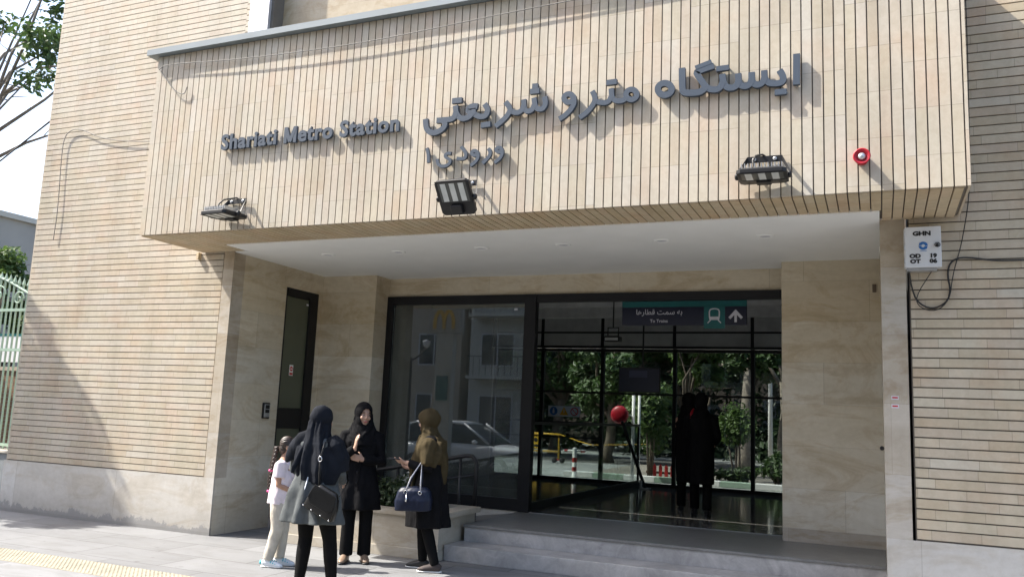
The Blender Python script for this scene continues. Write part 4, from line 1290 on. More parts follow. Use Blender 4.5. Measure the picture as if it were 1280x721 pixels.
# trees left of the building, beyond the gate
tree('plane_tree', 'sparse tree with bare grey boughs against the white sky at the top left', (-18.6, 11.6, 0), 8.3, (.3, .1), (1.0, .0, 9.6), (2.7, 2.4, 2.7), 2300, .095, M['leaf'], M['bark_pale'], 11, nclump=17, rad=.10, limbs=12, gap=.22)
tree('garden_tree', 'green leafy tree behind the pale green gate', (-18.4, 13.0, 0), 2.4, (.1, 0), (.3, .0, 3.7), (1.1, 1.2, 1.15), 5200, .085, M['leaf_light'], M['bark'], 21, nclump=18, rad=.1)
# street tree out of the picture to the left: its shadow lies on the wall and the pavement
tree('street_tree', 'leafy street tree at the kerb left of the station wall', (-15.3, 5.4, 0), 4.0, (.2, .9), (.0, 1.35, 6.1), (1.1, .85, 1.3), 4300, .11, M['leaf'], M['bark_pale'], 31, nclump=20, rad=.2, gap=.5)
tree('street_tree', 'slim dark-trunked street tree at the kerb, mirrored in the shop-size window pane', (-10.45, 2.1, 0), 5.2, (.1, -.5), (.0, -1.2, 7.4), (1.5, 1.2, 1.6), 3000, .13, M['leaf_dark'], M['bark'], 32, nclump=12, rad=.15)

# trees behind the station seen through the lobby
spec = [
    ((-10.6, 28.6, .3), 2.2, (.2, 0), (0, 0, 3.8), (2.6, 2, 2.6), 'leaf', 41, .20, 'olive green tree across the rear road, farthest left through the lobby glazing'),
    ((-7.6, 25.2, .3), 1.7, (.1, 0), (0, 0, 3.1), (2.1, 1.6, 1.7), 'leaf', 42, .16, 'sunlit bushy tree above the warning pictogram panel'),
    ((-5.6, 27.4, .3), 1.9, (-.1, 0), (0, 0, 3.5), (2.2, 1.8, 2.3), 'leaf_dark', 43, .17, 'dark tree behind the hanging information screen'),
    ((-4.35, 20.6, .3), 1.4, (.05, 0), (.1, 0, 2.9), (.85, .9, 1.6), 'leaf_light', 44, .09, 'light green slender tree right beside the white pole'),
    ((-3.45, 24.9, .3), 3.0, (.1, 0), (-.2, .4, 4.0), (2.0, 1.6, 2.1), 'leaf_dark', 45, .20, 'thick pale trunk tree right of the two lobby figures'),
    ((-2.2, 21.9, .3), 2.4, (.1, 0), (.0, .3, 3.7), (1.5, 1.3, 1.6), 'leaf', 46, .12, 'thin tree near the right edge of the lobby opening'),
    ((-.6, 26.5, .3), 2.0, (.1, 0), (.0, 0, 3.9), (2.2, 1.9, 2.6), 'leaf_dark', 47, .2, 'dark tree hidden mostly by the right wall panel'),
    ((-13.2, 26.5, .3), 2.0, (.1, 0), (.0, 0, 3.9), (2.4, 1.9, 2.6), 'leaf_dark', 48, .2, 'dense dark tree seen through the left shop-size pane'),
]
for loc, th, le, cc_, cr_, lf_, sd, rad, lab in spec:
    tree('rear_tree', lab, loc, th, le, cc_, cr_, 6500, .115, M[lf_], M['bark_pale' if sd in (45, 46) else 'bark'], sd, 'trees behind the station', 15, rad)
wd_ = MB()
rng = random.Random(77)
cl = []
for i in range(150):
    cl.append(((-34 + i * .32, 33 + rng.uniform(-1.5, 2.5), .4 + 8.6 * rng.random() ** 1.5), (1.7, 1.2, 1.5)))
for i in range(90):
    cl.append(((-30 + i * .45, 36.5 + rng.uniform(-.6, .6), .3 + (i % 3) * 2.2 + rng.uniform(0, 1)), (1.6, .8, 1.6)))
leaves(wd_, cl, 70000, .19, rng)
tag(wd_.build('far_wood', M['leaf_dark']), kind='stuff')
rb_ = empty('backdrop_building', (-10, 42, 0), 'added dark backdrop building closing the sky gaps behind the far trees', 'building')  # added to block bright sky between the trees
MB().box(-45, 25, 42, 54, 0, 9.5).build('wall', M['backdrop_dark'], rb_)
MB().box(-45.2, 25.2, 41.8, 54.2, 9.501, 9.8).build('parapet', M['kerb'], rb_)
for r_ in range(3):
    for c_i in range(16):
        wx = -42 + c_i * 4.1
        MB().box(wx, wx + 1.7, 41.95, 41.999, 1.2 + r_ * 3.0, 2.8 + r_ * 3.0).build('window', M['window'], rb_)
shrub('bushy_shrub', 'light green bushy shrub below the red disc, beside the white pole', (-4.75, 19.0, .3), .75, 2.2, 2600, .075, M['leaf_light'], 51)
shrub('round_shrub', 'round pale green shrub on bare stems right of the lobby figures', (-2.95, 19.9, .3), .45, 1.75, 1700, .065, M['leaf_light'], 52, lift=.4)
shrub('low_shrub', 'low dark shrub at the right edge of the lobby opening', (-1.95, 19.2, .3), .55, .75, 1300, .06, M['leaf'], 53, lift=0)
shrub('low_shrub', 'low green shrub at the foot of the round pale shrub', (-2.9, 19.35, .3), .5, .5, 1000, .06, M['leaf'], 54, lift=0)

# ------------------------------------------------------------------ things behind the station
kb = MB()
kb2 = MB()
for i in range(11):
    (kb if i % 2 == 0 else kb2).box(-6.6 + i * .7 + .004, -6.6 + i * .7 + .696, 18.45, 18.70, .302, .42)
kr = empty('painted_kerb', (-3, 18.55, .3), 'white and green painted kerb beyond the rear glazing', 'kerb')
kb.build('white_stone', M['white_paint'], kr, bevel=.01)
kb2.build('green_stone', M['green_iron'], kr, bevel=.01)
tag(MB().box(-6.4, 1.0, 18.702, 24.3, .301, .36).build('rear_flower_bed', M['earth']), kind='structure')
pf = empty('picket_fence', (-4.2, 19.3, .36), 'low dark red picket fence along the flower bed', 'fence')
pm = MB()
for i in range(9):
    x_ = -4.75 + i * .13
    pm.prism([(x_ - .035, .36), (x_ + .035, .36), (x_ + .035, .62), (x_, .68), (x_ - .035, .62)], (18.94, 18.965), lmap)
pm.build('pickets', M['red_paint'], pf)
MB().box(-4.82, -3.66, 18.966, 18.99, .46, .51).build('rail', M['bark'], pf)
bo_ = empty('striped_bollard', (-6.22, 18.1, .3), 'red and white striped bollard with a crossbar, outside the rear glazing', 'bollard')
MB().lathe((-6.22, 18.1, .3), (0, 0, 1), [(0, .09), (.02, .09), (.03, .05), (.62, .05), (.66, .03)], 16).build('post', M['white_paint'], bo_, True)
t_ = MB()
for a, b in ((.14, .24), (.34, .44)):
    t_.lathe((-6.22, 18.1, .3 + a), (0, 0, 1), [(0, .0515), (b - a, .0515)], 16)
t_.pieces('red_band', M['red_paint'], bo_)
t_ = MB().tube([(-6.48, 18.1, .88), (-5.96, 18.1, .90)], .024, 8).build('crossbar', M['white_paint'], bo_, True)
t2 = MB()
for a in (-6.46, -6.07):
    t2.tube([(a, 18.1, .8812), (a + .08, 18.1, .8845)], .0255, 8)
t2.pieces('red_band', M['red_paint'], t_)
yb = empty('yellow_barrier', (-9.0, 23.3, .31), 'yellow wheeled road barrier with a yellow board seen through the lobby', 'barrier')
t_ = MB()
t_.tube([(-9.5, 23.3, .42), (-9.5, 23.3, 1.12), (-8.5, 23.3, 1.12), (-8.5, 23.3, .42)], .03, 8)
t_.tube([(-9.5, 23.3, .62), (-8.5, 23.3, .62)], .03, 8)
t_.build('tube_frame', M['yellow'], yb, True)
MB().box(-9.46, -9.06, 23.25, 23.28, .68, 1.09).build('board', M['yellow'], yb, bevel=.01)
t_ = MB()
t_.lathe((-9.2, 23.249, .93), (0, -1, 0), [(0, .06), (.003, .06)], 14)
t_.box(-9.3, -9.12, 23.245, 23.2495, .74, .80)
t_.build('board_print', M['ink'], yb)
for x_ in (-9.5, -8.5):
    for dx in (-.12, .12):
        MB().lathe((x_ + dx, 23.27, .385), (0, 1, 0), [(0, .05), (.01, .08), (.05, .08), (.06, .05)], 14).build('wheel', M['rubber'], yb, True)
    MB().tube([(x_ - .12, 23.3, .40), (x_ + .12, 23.3, .40)], .02, 6).build('foot_bar', M['red_paint'], yb)
tp = MB()
tp.tube([(-8.47, 23.3, 1.12), (-7.6, 22.4, .98), (-6.9, 21.4, .93), (-5.9, 20.4, 1.0), (-4.9, 19.6, 1.08)], [(.03, .006)] * 5, 6, ref=(0, 0, 1))
tag(tp.build('barrier_tape', M['yellow']), 'yellow tape strung from the wheeled barrier to the shrub', 'tape')
pd = empty('white_pole', (-4.88, 18.2, .3), 'white pole carrying a round red disc outside the rear glazing', 'pole')
MB().tube([(-4.93, 18.2, .3), (-4.93, 18.2, 2.15)], .035, 10).build('post', M['white_paint'], pd, True)
MB().tube([(-4.80, 18.2, .3), (-4.80, 18.2, 2.15)], .03, 10).build('post', M['white_paint'], pd, True)
MB().lathe((-5.22, 18.13, 1.72), (0, -1, 0), [(0, .20), (.02, .20), (.06, .15), (.075, .05)], 22).build('disc', M['red'], pd, True)
MB().tube([(-5.25, 18.16, 1.72), (-4.93, 18.2, 1.72)], .015, 6).build('disc_arm', M['steel'], pd)
lpost = empty('lamp_post', (-3.0, 27.2, .3), 'slim pale lamp post near the right edge of the lobby opening', 'lamp post')
MB().tube([(-2.7, 24.0, .3), (-2.7, 24.0, 4.6)], [.07, .045], 10).build('post', M['white_paint'], lpost, True)
MB().ell((-2.7, 24.0, 4.72), (.16, .16, .16)).build('globe', M['sign_white'], lpost, True)

# ------------------------------------------------------------------ left of the building: gate, wall, neighbour
gt = empty('iron_gate', (-13.2, 9.2, 0), 'pale green iron gate of spiked bars with scrollwork at the left edge', 'gate')
pn = MB()
for i in range(28):
    x_ = -14.45 + i * .11
    pn.tube([(x_, 9.2, .76), (x_, 9.2, 3.12 + .5 * min(1, max(0, (-11.6 - x_) / 2.4)))], .017, 6)
    zt = 3.12 + .5 * min(1, max(0, (-11.6 - x_) / 2.4))
    pn.lathe((x_, 9.2, zt), (0, 0, 1), [(0, .018), (.03, .032), (.14, .002)], 6)
pn.build('spiked_bars', M['green_iron'], gt)
rls = MB()
for zz in (.80, 2.28, 2.92):
    rls.box(-14.5, -11.40, 9.182, 9.218, zz, zz + .045)
rls.tube([(-14.4, 9.2, 3.75), (-13.6, 9.2, 3.62), (-12.9, 9.2, 3.40), (-12.3, 9.2, 3.15), (-11.5, 9.2, 2.97)], .024, 8)
rls.pieces('rail', M['green_iron'], gt)
scw = MB()
for cx, cz, r0, sg in ((-12.62, 3.12, .13, 1), (-12.28, 3.06, .09, -1), (-13.1, 3.2, .16, 1), (-13.5, 3.25, .16, -1)):
    scw.tube([(cx + sg * r0 * (1 - t / 9.5) * math.cos(t), 9.17, cz + r0 * (1 - t / 9.5) * math.sin(t)) for t in [i * .4 for i in range(20)]], .012, 6)
scw.pieces('scrollwork', M['green_iron'], gt)
MB().box(-11.62, -11.40, 9.12, 9.34, 0, 3.0).build('gate_post', M['green_iron'], gt)
lw = empty('low_stone_wall', (-13, 9.2, 0), 'grey stone footing wall below the green gate', 'wall')
MB().box(-14.6, -11.64, 8.95, 9.45, 0, .72).build('wall_body', M['stone_pier'], lw, bevel=.01)
MB().box(-14.63, -11.63, 8.92, 9.48, .7205, .755).build('wall_cap', M['trav'], lw, bevel=.006)
bwl = empty('brick_garden_wall', (-17.5, 12.0, 0), 'brown brick garden wall behind the green gate', 'wall')
wl = MB()
for j in range(27):
    for i in range(42):
        x_ = -21.5 + i * .22 + (.11 if j % 2 else 0)
        wl.box(x_, x_ + .21, 12.0, 12.2, j * .077, j * .077 + .068)
wl.build('bricks', M['brick_low'], bwl)
MB().box(-21.5, -12.2, 12.02, 12.18, 0, 2.075).build('mortar_core', M['kerb'], bwl)
MB().box(-21.5, -12.2, 11.97, 12.23, 2.0795, 2.16).build('coping', M['facade_b'], bwl)
nb = empty('notice_board', (-16.6, 11.9, 2.16), 'white notice board with a teal edge standing on the brick wall behind the gate', 'board')
MB().box(-17.1, -16.1, 12.05, 12.09, 2.26, 2.80).build('panel', M['white_paint'], nb)
MB().box(-17.1, -16.1, 12.045, 12.095, 2.8005, 2.85).build('teal_edge', M['teal'], nb)
MB().box(-16.98, -16.92, 12.05, 12.09, 2.155, 2.2595).build('foot', M['steel'], nb)
MB().box(-16.28, -16.22, 12.05, 12.09, 2.155, 2.2595).build('foot', M['steel'], nb)
nh = empty('neighbour_house', (-25, 20, 0), 'plain grey rendered neighbour building beyond the green gate', 'building')
MB().box(-34, -20.2, 4.0, 40, 0, 6.0).build('wall', M['render_far'], nh)
MB().box(-34.1, -20.1, 3.9, 40.1, 6.001, 6.14).build('parapet', M['facade_a'], nh)
for y_ in (13.0, 17.5, 22.0):
    w_ = MB().box(-20.199, -20.17, y_ - .6, y_ + .6, 3.0, 4.4).build('window', M['frame'], nh)
    MB().box(-20.169, -20.16, y_ - .55, y_ + .55, 3.05, 4.35).build('pane', M['window'], w_)
pc = MB()
pc.tube([(-19.9, 13.0, 6.02), (-16, 10.8, 6.12), (-11.30, 9.0, 6.45)], .016, 6)
tag(pc.build('power_cable', M['wire']), 'thin dark overhead cable running from the wall edge to the left', 'cable')

# ------------------------------------------------------------------ across the street (seen mirrored in the glazing)
def apartment(x0, x1, h, ncol, nrow, mat, label, balcony):
    root = empty('apartment_block', ((x0 + x1) / 2, -16.2, 0), label, 'building', 'buildings across the street')
    MB().box(x0, x1, -28, -16.2, 0, h).build('wall', mat, root)
    MB().box(x0 - .1, x1 + .1, -28.1, -16.05, h + .001, h + .35).build('parapet', M['facade_a'], root)
    cw = (x1 - x0) / ncol
    fh = h / nrow
    for r_ in range(nrow):
        for c in range(ncol):
            cx = x0 + (c + .5) * cw
            zb = r_ * fh + (.4 if r_ == 0 else .9)
            zt = r_ * fh + fh - .5
            hw = cw * .30
            f = MB()
            f.box(cx - hw, cx + hw, -16.199, -16.14, zb, zb + .06)
            f.box(cx - hw, cx + hw, -16.199, -16.14, zt - .06, zt)
            f.box(cx - hw, cx - hw + .06, -16.199, -16.14, zb + .061, zt - .061)
            f.box(cx + hw - .06, cx + hw, -16.199, -16.14, zb + .061, zt - .061)
            f.box(cx - .03, cx + .03, -16.199, -16.15, zb + .061, zt - .061)
            f = f.build('window', M['strip_metal'], root)
            MB().box(cx - hw + .05, cx + hw - .05, -16.198, -16.18, zb + .05, zt - .05).build('pane', M['window'], f)
    if balcony:
        for r_ in range(1, nrow):
            b_ = MB()
            b_.box(x0 + .3, x0 + cw * 2, -16.195, -15.2, r_ * fh + .25, r_ * fh + .40)
            b_ = b_.build('balcony', M['facade_a'], root)
            rr_ = MB()
            for i in range(18):
                xx = x0 + .35 + i * (cw * 2 - .4) / 17
                rr_.box(xx - .012, xx + .012, -15.24, -15.215, r_ * fh + .401, r_ * fh + 1.3)
            rr_.box(x0 + .3, x0 + cw * 2, -15.25, -15.205, r_ * fh + 1.301, r_ * fh + 1.35)
            rr_.build('balcony_railing', M['black_metal'], b_)
apartment(-34, -19, 15, 5, 5, M['facade_b'], 'buff apartment block with railed balconies, mirrored at left of the glazing', True)
apartment(-18.5, -6.5, 12, 4, 4, M['facade_a'], 'pale stone apartment block across the street, mirrored in the glazing', True)
apartment(-6.0, 12, 17, 5, 5, M['facade_b'], 'tall buff block across the street, right of the pale one', False)
tm = empty('metro_totem', (-9.95, 2.6, 0), 'grey metro totem with a yellow M emblem, mirrored in the glazing', 'sign')
MB().box(-10.12, -9.66, 2.50, 2.72, 0, 3.55).build('pillar', M['facade_a'], tm, bevel=.01)
MB().box(-10.36, -9.46, 2.50, 2.74, 3.551, 4.30).build('head_panel', M['render_far'], tm, bevel=.01)
em = MB()
for off in (-.13, .13):
    ribbon(em, [(-9.91 + off - .13, 3.66), (-9.91 + off - .13, 3.95), (-9.91 + off, 4.15), (-9.91 + off + .13, 3.95), (-9.91 + off + .13, 3.66)], .085, False, lmap, (2.7405 + (.002 if off > 0 else 0), 2.760 + (.002 if off > 0 else 0)))
em.build('emblem', M['yellow'], tm)
MB().box(-10.05, -9.73, 2.7205, 2.74, 1.9, 2.5).build('lit_panel', M['teal'], tm)
sl = empty('street_lamp', (-11.3, 1.9, 0), 'double-armed street lamp mirrored at the left of the glazing', 'street lamp')
t_ = MB()
t_.tube([(-11.3, 1.9, 0), (-11.3, 1.9, 3.0)], [.07, .05], 10)
t_.tube([(-11.75, 1.9, 3.25), (-11.55, 1.9, 3.05), (-11.3, 1.9, 2.9), (-11.05, 1.9, 3.05), (-10.85, 1.9, 3.25)], .03, 8)
t_.build('post', M['black_metal'], sl, True)
for x_ in (-11.75, -10.85):
    MB().lathe((x_, 1.9, 3.25), (0, 0, 1), [(0, .04), (.08, .09), (.18, .11), (.21, .03)], 14).build('lantern', M['sign_white'], sl, True)
# parked car
ca = empty('parked_car', (-10.6, -.4, -.14), 'white hatchback parked in the street, mirrored in the glazing', 'car')
def car_part(stations, n=4.0, seg=28):
    rs = []
    for x_, hw, zb, zt in stations:
        r_ = []
        for k_ in range(seg):
            q = 2 * math.pi * k_ / seg
            cxx, sn = math.cos(q), math.sin(q)
            r_.append((x_, hw * math.copysign(abs(cxx) ** (2 / n), cxx), (zb + zt) / 2 + (zt - zb) / 2 * math.copysign(abs(sn) ** (2 / n), sn)))
        rs.append(r_)
    return rs
def car_at(mb):
    mb.v = [(-10.6 + p[0], -.4 + p[1], -.14 + p[2]) for p in [tuple(q) for q in mb.v]]
    return mb
b_ = MB().rings(car_part([(-2.05, .62, .40, .72), (-1.98, .78, .28, .90), (-1.6, .84, .22, .95), (-.9, .86, .20, .97), (0, .86, .20, .97), (.8, .86, .20, .95), (1.4, .84, .22, .90), (1.85, .78, .28, .80), (2.03, .60, .38, .64)]))
car_at(b_).build('body', M['car_paint'], ca, True)
c_ = MB().rings(car_part([(-1.95, .60, .88, .98), (-1.75, .68, .88, 1.30), (-1.3, .70, .88, 1.47), (-.4, .70, .88, 1.50), (.2, .69, .88, 1.44), (.75, .66, .88, 1.12), (1.05, .62, .88, .95)], 5))
car_at(c_).build('window_band', M['window'], ca, True)
c_ = MB().rings(car_part([(-1.72, .66, 1.33, 1.40), (-1.3, .69, 1.42, 1.50), (-.4, .69, 1.45, 1.535), (.12, .66, 1.42, 1.47)], 5))
car_at(c_).build('roof', M['car_paint'], ca, True)
for sy in (-1, 1):
    pl_ = MB()
    for x_, dx in ((-.35, 0), (-1.5, -.12)):
        pl_.tube([(x_, sy * .80, .95), (x_ + dx * .5, sy * .705, 1.46)], .035, 6)
    pl_.tube([(.95, sy * .74, .95), (.18, sy * .69, 1.46)], .035, 6)
    car_at(pl_).build('door_pillar', M['car_paint'], ca, True)
    mi = MB().ell((.62, sy * .93, .98), (.07, .10, .07))
    car_at(mi).build('mirror', M['car_paint'], ca, True)
    hl = MB().ell((1.86, sy * .58, .68), (.10, .16, .08))
    car_at(hl).build('headlight', M['led'], ca, True)
    tl = MB().ell((-1.99, sy * .66, .80), (.05, .10, .13))
    car_at(tl).build('tail_light', M['red'], ca, True)
    for wx in (-1.25, 1.25):
        wh = MB().lathe((wx, sy * .70, .31), (0, sy, 0), [(0, .22), (.01, .30), (.05, .315), (.15, .315), (.185, .29), (.187, .20)], 24)
        wh = car_at(wh).build('wheel', M['rubber'], ca, True)
        rm_ = MB().lathe((wx, sy * .885, .31), (0, sy, 0), [(0, .195), (.006, .19), (.0, .15), (.012, .05)], 20)
        car_at(rm_).build('rim', M['steel'], wh, True)
# ------------------------------------------------------------------ people (local frame: +x forward, +y left, +z up)
def V(*a):
    return Vector(a)

def head_shapes(mb, c, rot, s):
    def E(p, r):
        m = MB().ell((0, 0, 0), r, 18, 12)
        mb.add([c + rot @ ((Vector(p) + Vector(q)) * s) for q in m.v], m.f)
    def T(pts, rad):
        m = MB().tube(pts, rad, 10)
        mb.add([c + rot @ (Vector(q) * s) for q in m.v], m.f)
    E((-.012, 0, .028), (.094, .075, .094))
    E((.022, 0, -.028), (.070, .061, .085))
    E((.052, 0, -.094), (.030, .034, .022))
    E((.030, .028, -.075), (.04, .026, .03))
    E((.030, -.028, -.075), (.04, .026, .03))
    T([(.080, 0, .018), (.092, 0, -.008), (.106, 0, -.034)], [.008, .010, .013])
    E((.094, .011, -.040), (.011, .010, .008))
    E((.094, -.011, -.040), (.011, .010, .008))
    E((.074, 0, .022), (.017, .050, .010))
    E((.066, .036, -.032), (.024, .022, .024))
    E((.066, -.036, -.032), (.024, .022, .024))
    E((.084, 0, -.066), (.013, .024, .0075))
    E((.082, 0, -.077), (.012, .020, .0075))
    for sy in (-1, 1):
        E((-.008, sy * .074, -.012), (.018, .010, .030))

def face_parts(root, body, c, rot, s):
    def P(q):
        return c + rot @ (Vector(q) * s)
    for sy in (-1, 1):
        m = MB().ell((0, 0, 0), (.007, .0115, .0055), 12, 8)
        m.v = [P(Vector((.0815, sy * .032, .001)) + Vector(q)) for q in m.v]
        e = m.build('eye', M['sclera'], body, True, local=True)
        m = MB().ell((0, 0, 0), (.004, .0065, .0062), 10, 8)
        m.v = [P(Vector((.0875, sy * .031, .001)) + Vector(q)) for q in m.v]
        m.build('iris', M['brow'], body, True, local=True)
        m = MB().tube([P((.083, sy * .012, .020)), P((.087, sy * .032, .026)), P((.074, sy * .052, .021))], [.0035, .0042, .0025], 6)
        m.build('eyebrow', M['brow'], body, True, local=True)
    m = MB().ell((0, 0, 0), (.006, .021, .008), 14, 8)
    m.v = [P(Vector((.0935, 0, -.0705)) + Vector(q)) for q in m.v]
    m.build('lips', M['lips'], body, True, local=True)

def hand_shapes(mb, w, d, n, side, s, curl=.5):
    """palm, four unequal bent fingers and a thumb; d = pointing, n = palm facing, side = thumb side (+1/-1)"""
    d, n = Vector(d).normalized(), Vector(n)
    n = (n - d * n.dot(d)).normalized()
    t = d.cross(n) * side
    mb.tube([w - d * .03 * s, w, w + d * .04 * s, w + d * .088 * s], [(.024 * s, .020 * s), (.028 * s, .017 * s), (.040 * s, .015 * s), (.038 * s, .012 * s)], 10, ref=n)
    for i, (L, o) in enumerate(((.064, .030), (.074, .010), (.068, -.010), (.052, -.029))):
        p = w + d * .078 * s + t * o * s
        pts = [p]
        dd = d.copy()
        for j, q in enumerate((.42, .33, .25)):
            ang = curl * (.55 if j == 0 else .8)
            dd = (dd * math.cos(ang) + n * math.sin(ang)).normalized()
            # keep the pointing direction inside the d-n plane
            p = p + dd * L * q * s
            pts.append(p)
        mb.tube(pts, [.0088 * s, .0085 * s, .0078 * s, .006 * s], 8)
    p0 = w + d * .022 * s + t * .026 * s
    p1 = p0 + (t * .7 + d * .6 + n * .25).normalized() * .036 * s
    p2 = p1 + (t * .2 + d * .8 + n * .5).normalized() * .030 * s
    mb.tube([p0 - t * .01 * s, p0, p1, p2], [.012 * s, .0125 * s, .010 * s, .0075 * s], 8)

def frame(fwd_yaw, pitch=0.0, roll=0.0):
    return (Matrix.Rotation(fwd_yaw, 3, 'Z') @ Matrix.Rotation(pitch, 3, 'Y') @ Matrix.Rotation(roll, 3, 'X'))

def torso_shapes(mb, s, lean=(0, 0), grow=0.0, zmax=1.40, w=1.0):
    rs = []
    for z, cx, rx, ry in ((.80, -.01, .105, .155), (.90, -.01, .115, .170), (1.02, 0, .090, .135), (1.13, .008, .102, .142), (1.24, .010, .102, .162), (1.32, -.005, .080, .172), (1.365, -.012, .055, .12), (1.40, -.015, .045, .06)):
        if z > zmax:
            continue
        k = (z - .80) / .6
        c = V(cx + lean[0] * k, lean[1] * k, z) * s
        rs.append([c + V((rx + grow) * s * w * math.cos(q), (ry + grow) * s * w * math.sin(q), 0) for q in [2 * math.pi * i / 20 for i in range(20)]])
    mb.rings(rs)

def folds(mb, amp, k, z0, z1, seed, wr=.004, cx=0.0, cy=0.0, wscale=9.0):
    """soft vertical folds growing from height z0 down to z1, with fine wrinkles everywhere"""
    out = []
    for p in mb.v:
        p = Vector(p)
        a = math.atan2(p.y - cy, p.x - cx)
        t = max(0, min(1, (z0 - p.z) / (z0 - z1)))
        d = V(p.x - cx, p.y - cy, 0)
        if d.length > 1e-5:
            d.normalize()
        q = amp * t * math.sin(a * k + 2.2 * noise.noise(V(p.x * 3, p.y * 3, p.z * 1.2 + seed)))
        q += wr * noise.noise(V(p.x * wscale, p.y * wscale, p.z * wscale * .7 + seed * 3.1)) * 2
        q += wr * .5 * noise.noise(V(p.x * 30, p.y * 30, p.z * 16 + seed))
        out.append(p + d * q)
    mb.v = out
    return mb

def wrinkle(mb, amp, scale, seed, c=None):
    out = []
    for p in mb.v:
        p = Vector(p)
        d = (p - c) if c is not None else p
        d = d.normalized()
        q = noise.noise(V(p.x * scale + seed, p.y * scale, p.z * scale * .55)) + .4 * noise.noise(V(p.x * scale * 2.7, p.y * scale * 2.7 + seed, p.z * scale * 1.6))
        out.append(p + d * amp * q)
    mb.v = out
    return mb

def cut_face(mb, c, rot, s, hy=.060, z0=-.105, z1=.070):
    """drop the faces in front of the face so the headscarf opens there"""
    inv = rot.inverted()
    keep = []
    zc, hz = (z0 + z1) / 2, (z1 - z0) / 2
    for f in mb.f:
        q = sum((Vector(mb.v[i]) for i in f), Vector()) / len(f)
        q = inv @ (q - c) / s
        if q.x > .02 and (q.y / hy) ** 2 + ((q.z - zc) / hz) ** 2 < 1:
            continue
        keep.append(f)
    mb.f = keep
    return mb

def shell(o, th):
    md = o.modifiers.new('thick', 'SOLIDIFY')
    md.thickness = th
    md.offset = -1
    return o

def legs_shapes(mb, hips, knees, ankles, radii):
    for h, k_, a in zip(hips, knees, ankles):
        mb.tube([h, h.lerp(k_, .5), k_, k_.lerp(a, .4), a], radii, 14)

def shoe(root, ankle, d, s, mat, sole_mat, length=.245, heel=.0, name='shoe'):
    """shoe along d with its sole on the ground below the ankle"""
    d = Vector((d[0], d[1], 0)).normalized()
    g = V(ankle.x, ankle.y, 0)
    L = length * s
    up = V(0, 0, 1)
    h0 = heel
    m = MB()
    m.tube([g - d * .065 * s + up * (.045 + h0) * s, g - d * .045 * s + up * (.052 + h0) * s, g + d * .02 * s + up * (.050 + h0 * .7) * s, g + d * (L - .13 * s) + up * (.036 + h0 * .1) * s, g + d * (L - .085 * s) + up * .028 * s, g + d * (L - .066 * s) + up * .024 * s],
           [(.024 * s, .030 * s), (.034 * s, .044 * s), (.037 * s, .045 * s), (.043 * s, .030 * s), (.034 * s, .019 * s), (.014 * s, .009 * s)], 14, ref=up)
    m.tube([g + up * (.05 + h0) * s, g + up * (.10 + h0) * s], [(.036 * s, .042 * s), (.034 * s, .036 * s)], 12, ref=d)
    m = remesh(m, .006, 3)
    m.v = [V(p[0], p[1], max(p[2], .008)) for p in m.v]
    o = m.build(name, mat, root, True, local=True)
    so = MB()
    so.tube([g - d * .075 * s + up * (.010), g - d * .055 * s + up * .010, g + d * .0 + up * .010, g + d * (L - .13 * s) + up * .010, g + d * (L - .085 * s) + up * .011, g + d * (L - .062 * s) + up * .013],
            [(.016 * s, .010), (.036 * s, .010), (.034 * s, .010), (.045 * s, .010), (.038 * s, .010), (.012 * s, .008)], 14, ref=up)
    so.build('sole', sole_mat, o, True, local=True)
    if heel > .02:
        MB().tube([g - d * .045 * s + up * (heel + .03) * s, g - d * .047 * s], [(.026 * s, .026 * s), (.020 * s, .020 * s)], 10, ref=up.cross(d)).build('heel', mat, o, True, local=True)
    return o

def person(loc, face_dir, label, group=None):
    return empty('person', (loc[0], loc[1], loc[2]), label, 'person', group, (0, 0, math.atan2(face_dir[1], face_dir[0])))

def body_mesh(root, s, hc, hrot, arms, legs, lean=(0, 0), skin='skin', hand_curl=.5):
    m = MB()
    torso_shapes(m, s, lean)
    nb_ = V(-.015 + lean[0], lean[1], 1.37) * s
    m.tube([nb_ - V(0, 0, .04), nb_, nb_.lerp(hc, .5), hc + hrot @ V(-.012, 0, -.06) * s], [.062 * s, .052 * s, .047 * s, .046 * s], 14)
    head_shapes(m, hc, hrot, s)
    for sh, el, wr, hd, pn, sd in arms:
        m.tube([sh, sh.lerp(el, .5), el, el.lerp(wr, .35), wr], [.046 * s, .043 * s, .037 * s, .036 * s, .024 * s], 12)
        hand_shapes(m, wr, hd, pn, sd, s, hand_curl)
    for h, k_, a, td in legs:
        m.tube([h, h.lerp(k_, .5), k_, k_.lerp(a, .3), a, V(a.x, a.y, .05 * s)], [.078 * s, .066 * s, .050 * s, .049 * s, .033 * s, .034 * s], 12)
        td = Vector((td[0], td[1], 0)).normalized()
        m.tube([V(a.x, a.y, .045 * s) - td * .04 * s, V(a.x, a.y, .04 * s) + td * .04 * s, V(a.x, a.y, .028 * s) + td * .13 * s], [.028 * s, .030 * s, .018 * s], 10)
    m = remesh(m, .0055, 3)
    return m.build('body', M[skin], root, True, local=True)

def coat_mesh(s, rings, arms, cuff=.95, vox=.009, sleeve=(.068, .060, .055, .050, .046)):
    m = MB()
    rs = []
    for z, cx, cy, rx, ry in rings:
        rs.append([V(cx + rx * math.cos(q), cy + ry * math.sin(q), z) for q in [2 * math.pi * i / 24 for i in range(24)]])
    m.rings(rs)
    for sh, el, wr, *_ in arms:
        e = el.lerp(wr, cuff)
        m.tube([sh - V(0, sh.y * .25, 0), sh, sh.lerp(el, .5), el, el.lerp(e, .5), e], [sleeve[0] * s * .95, sleeve[0] * s, sleeve[1] * s, sleeve[2] * s, sleeve[3] * s, sleeve[4] * s], 14)
    return remesh(m, vox, 5)

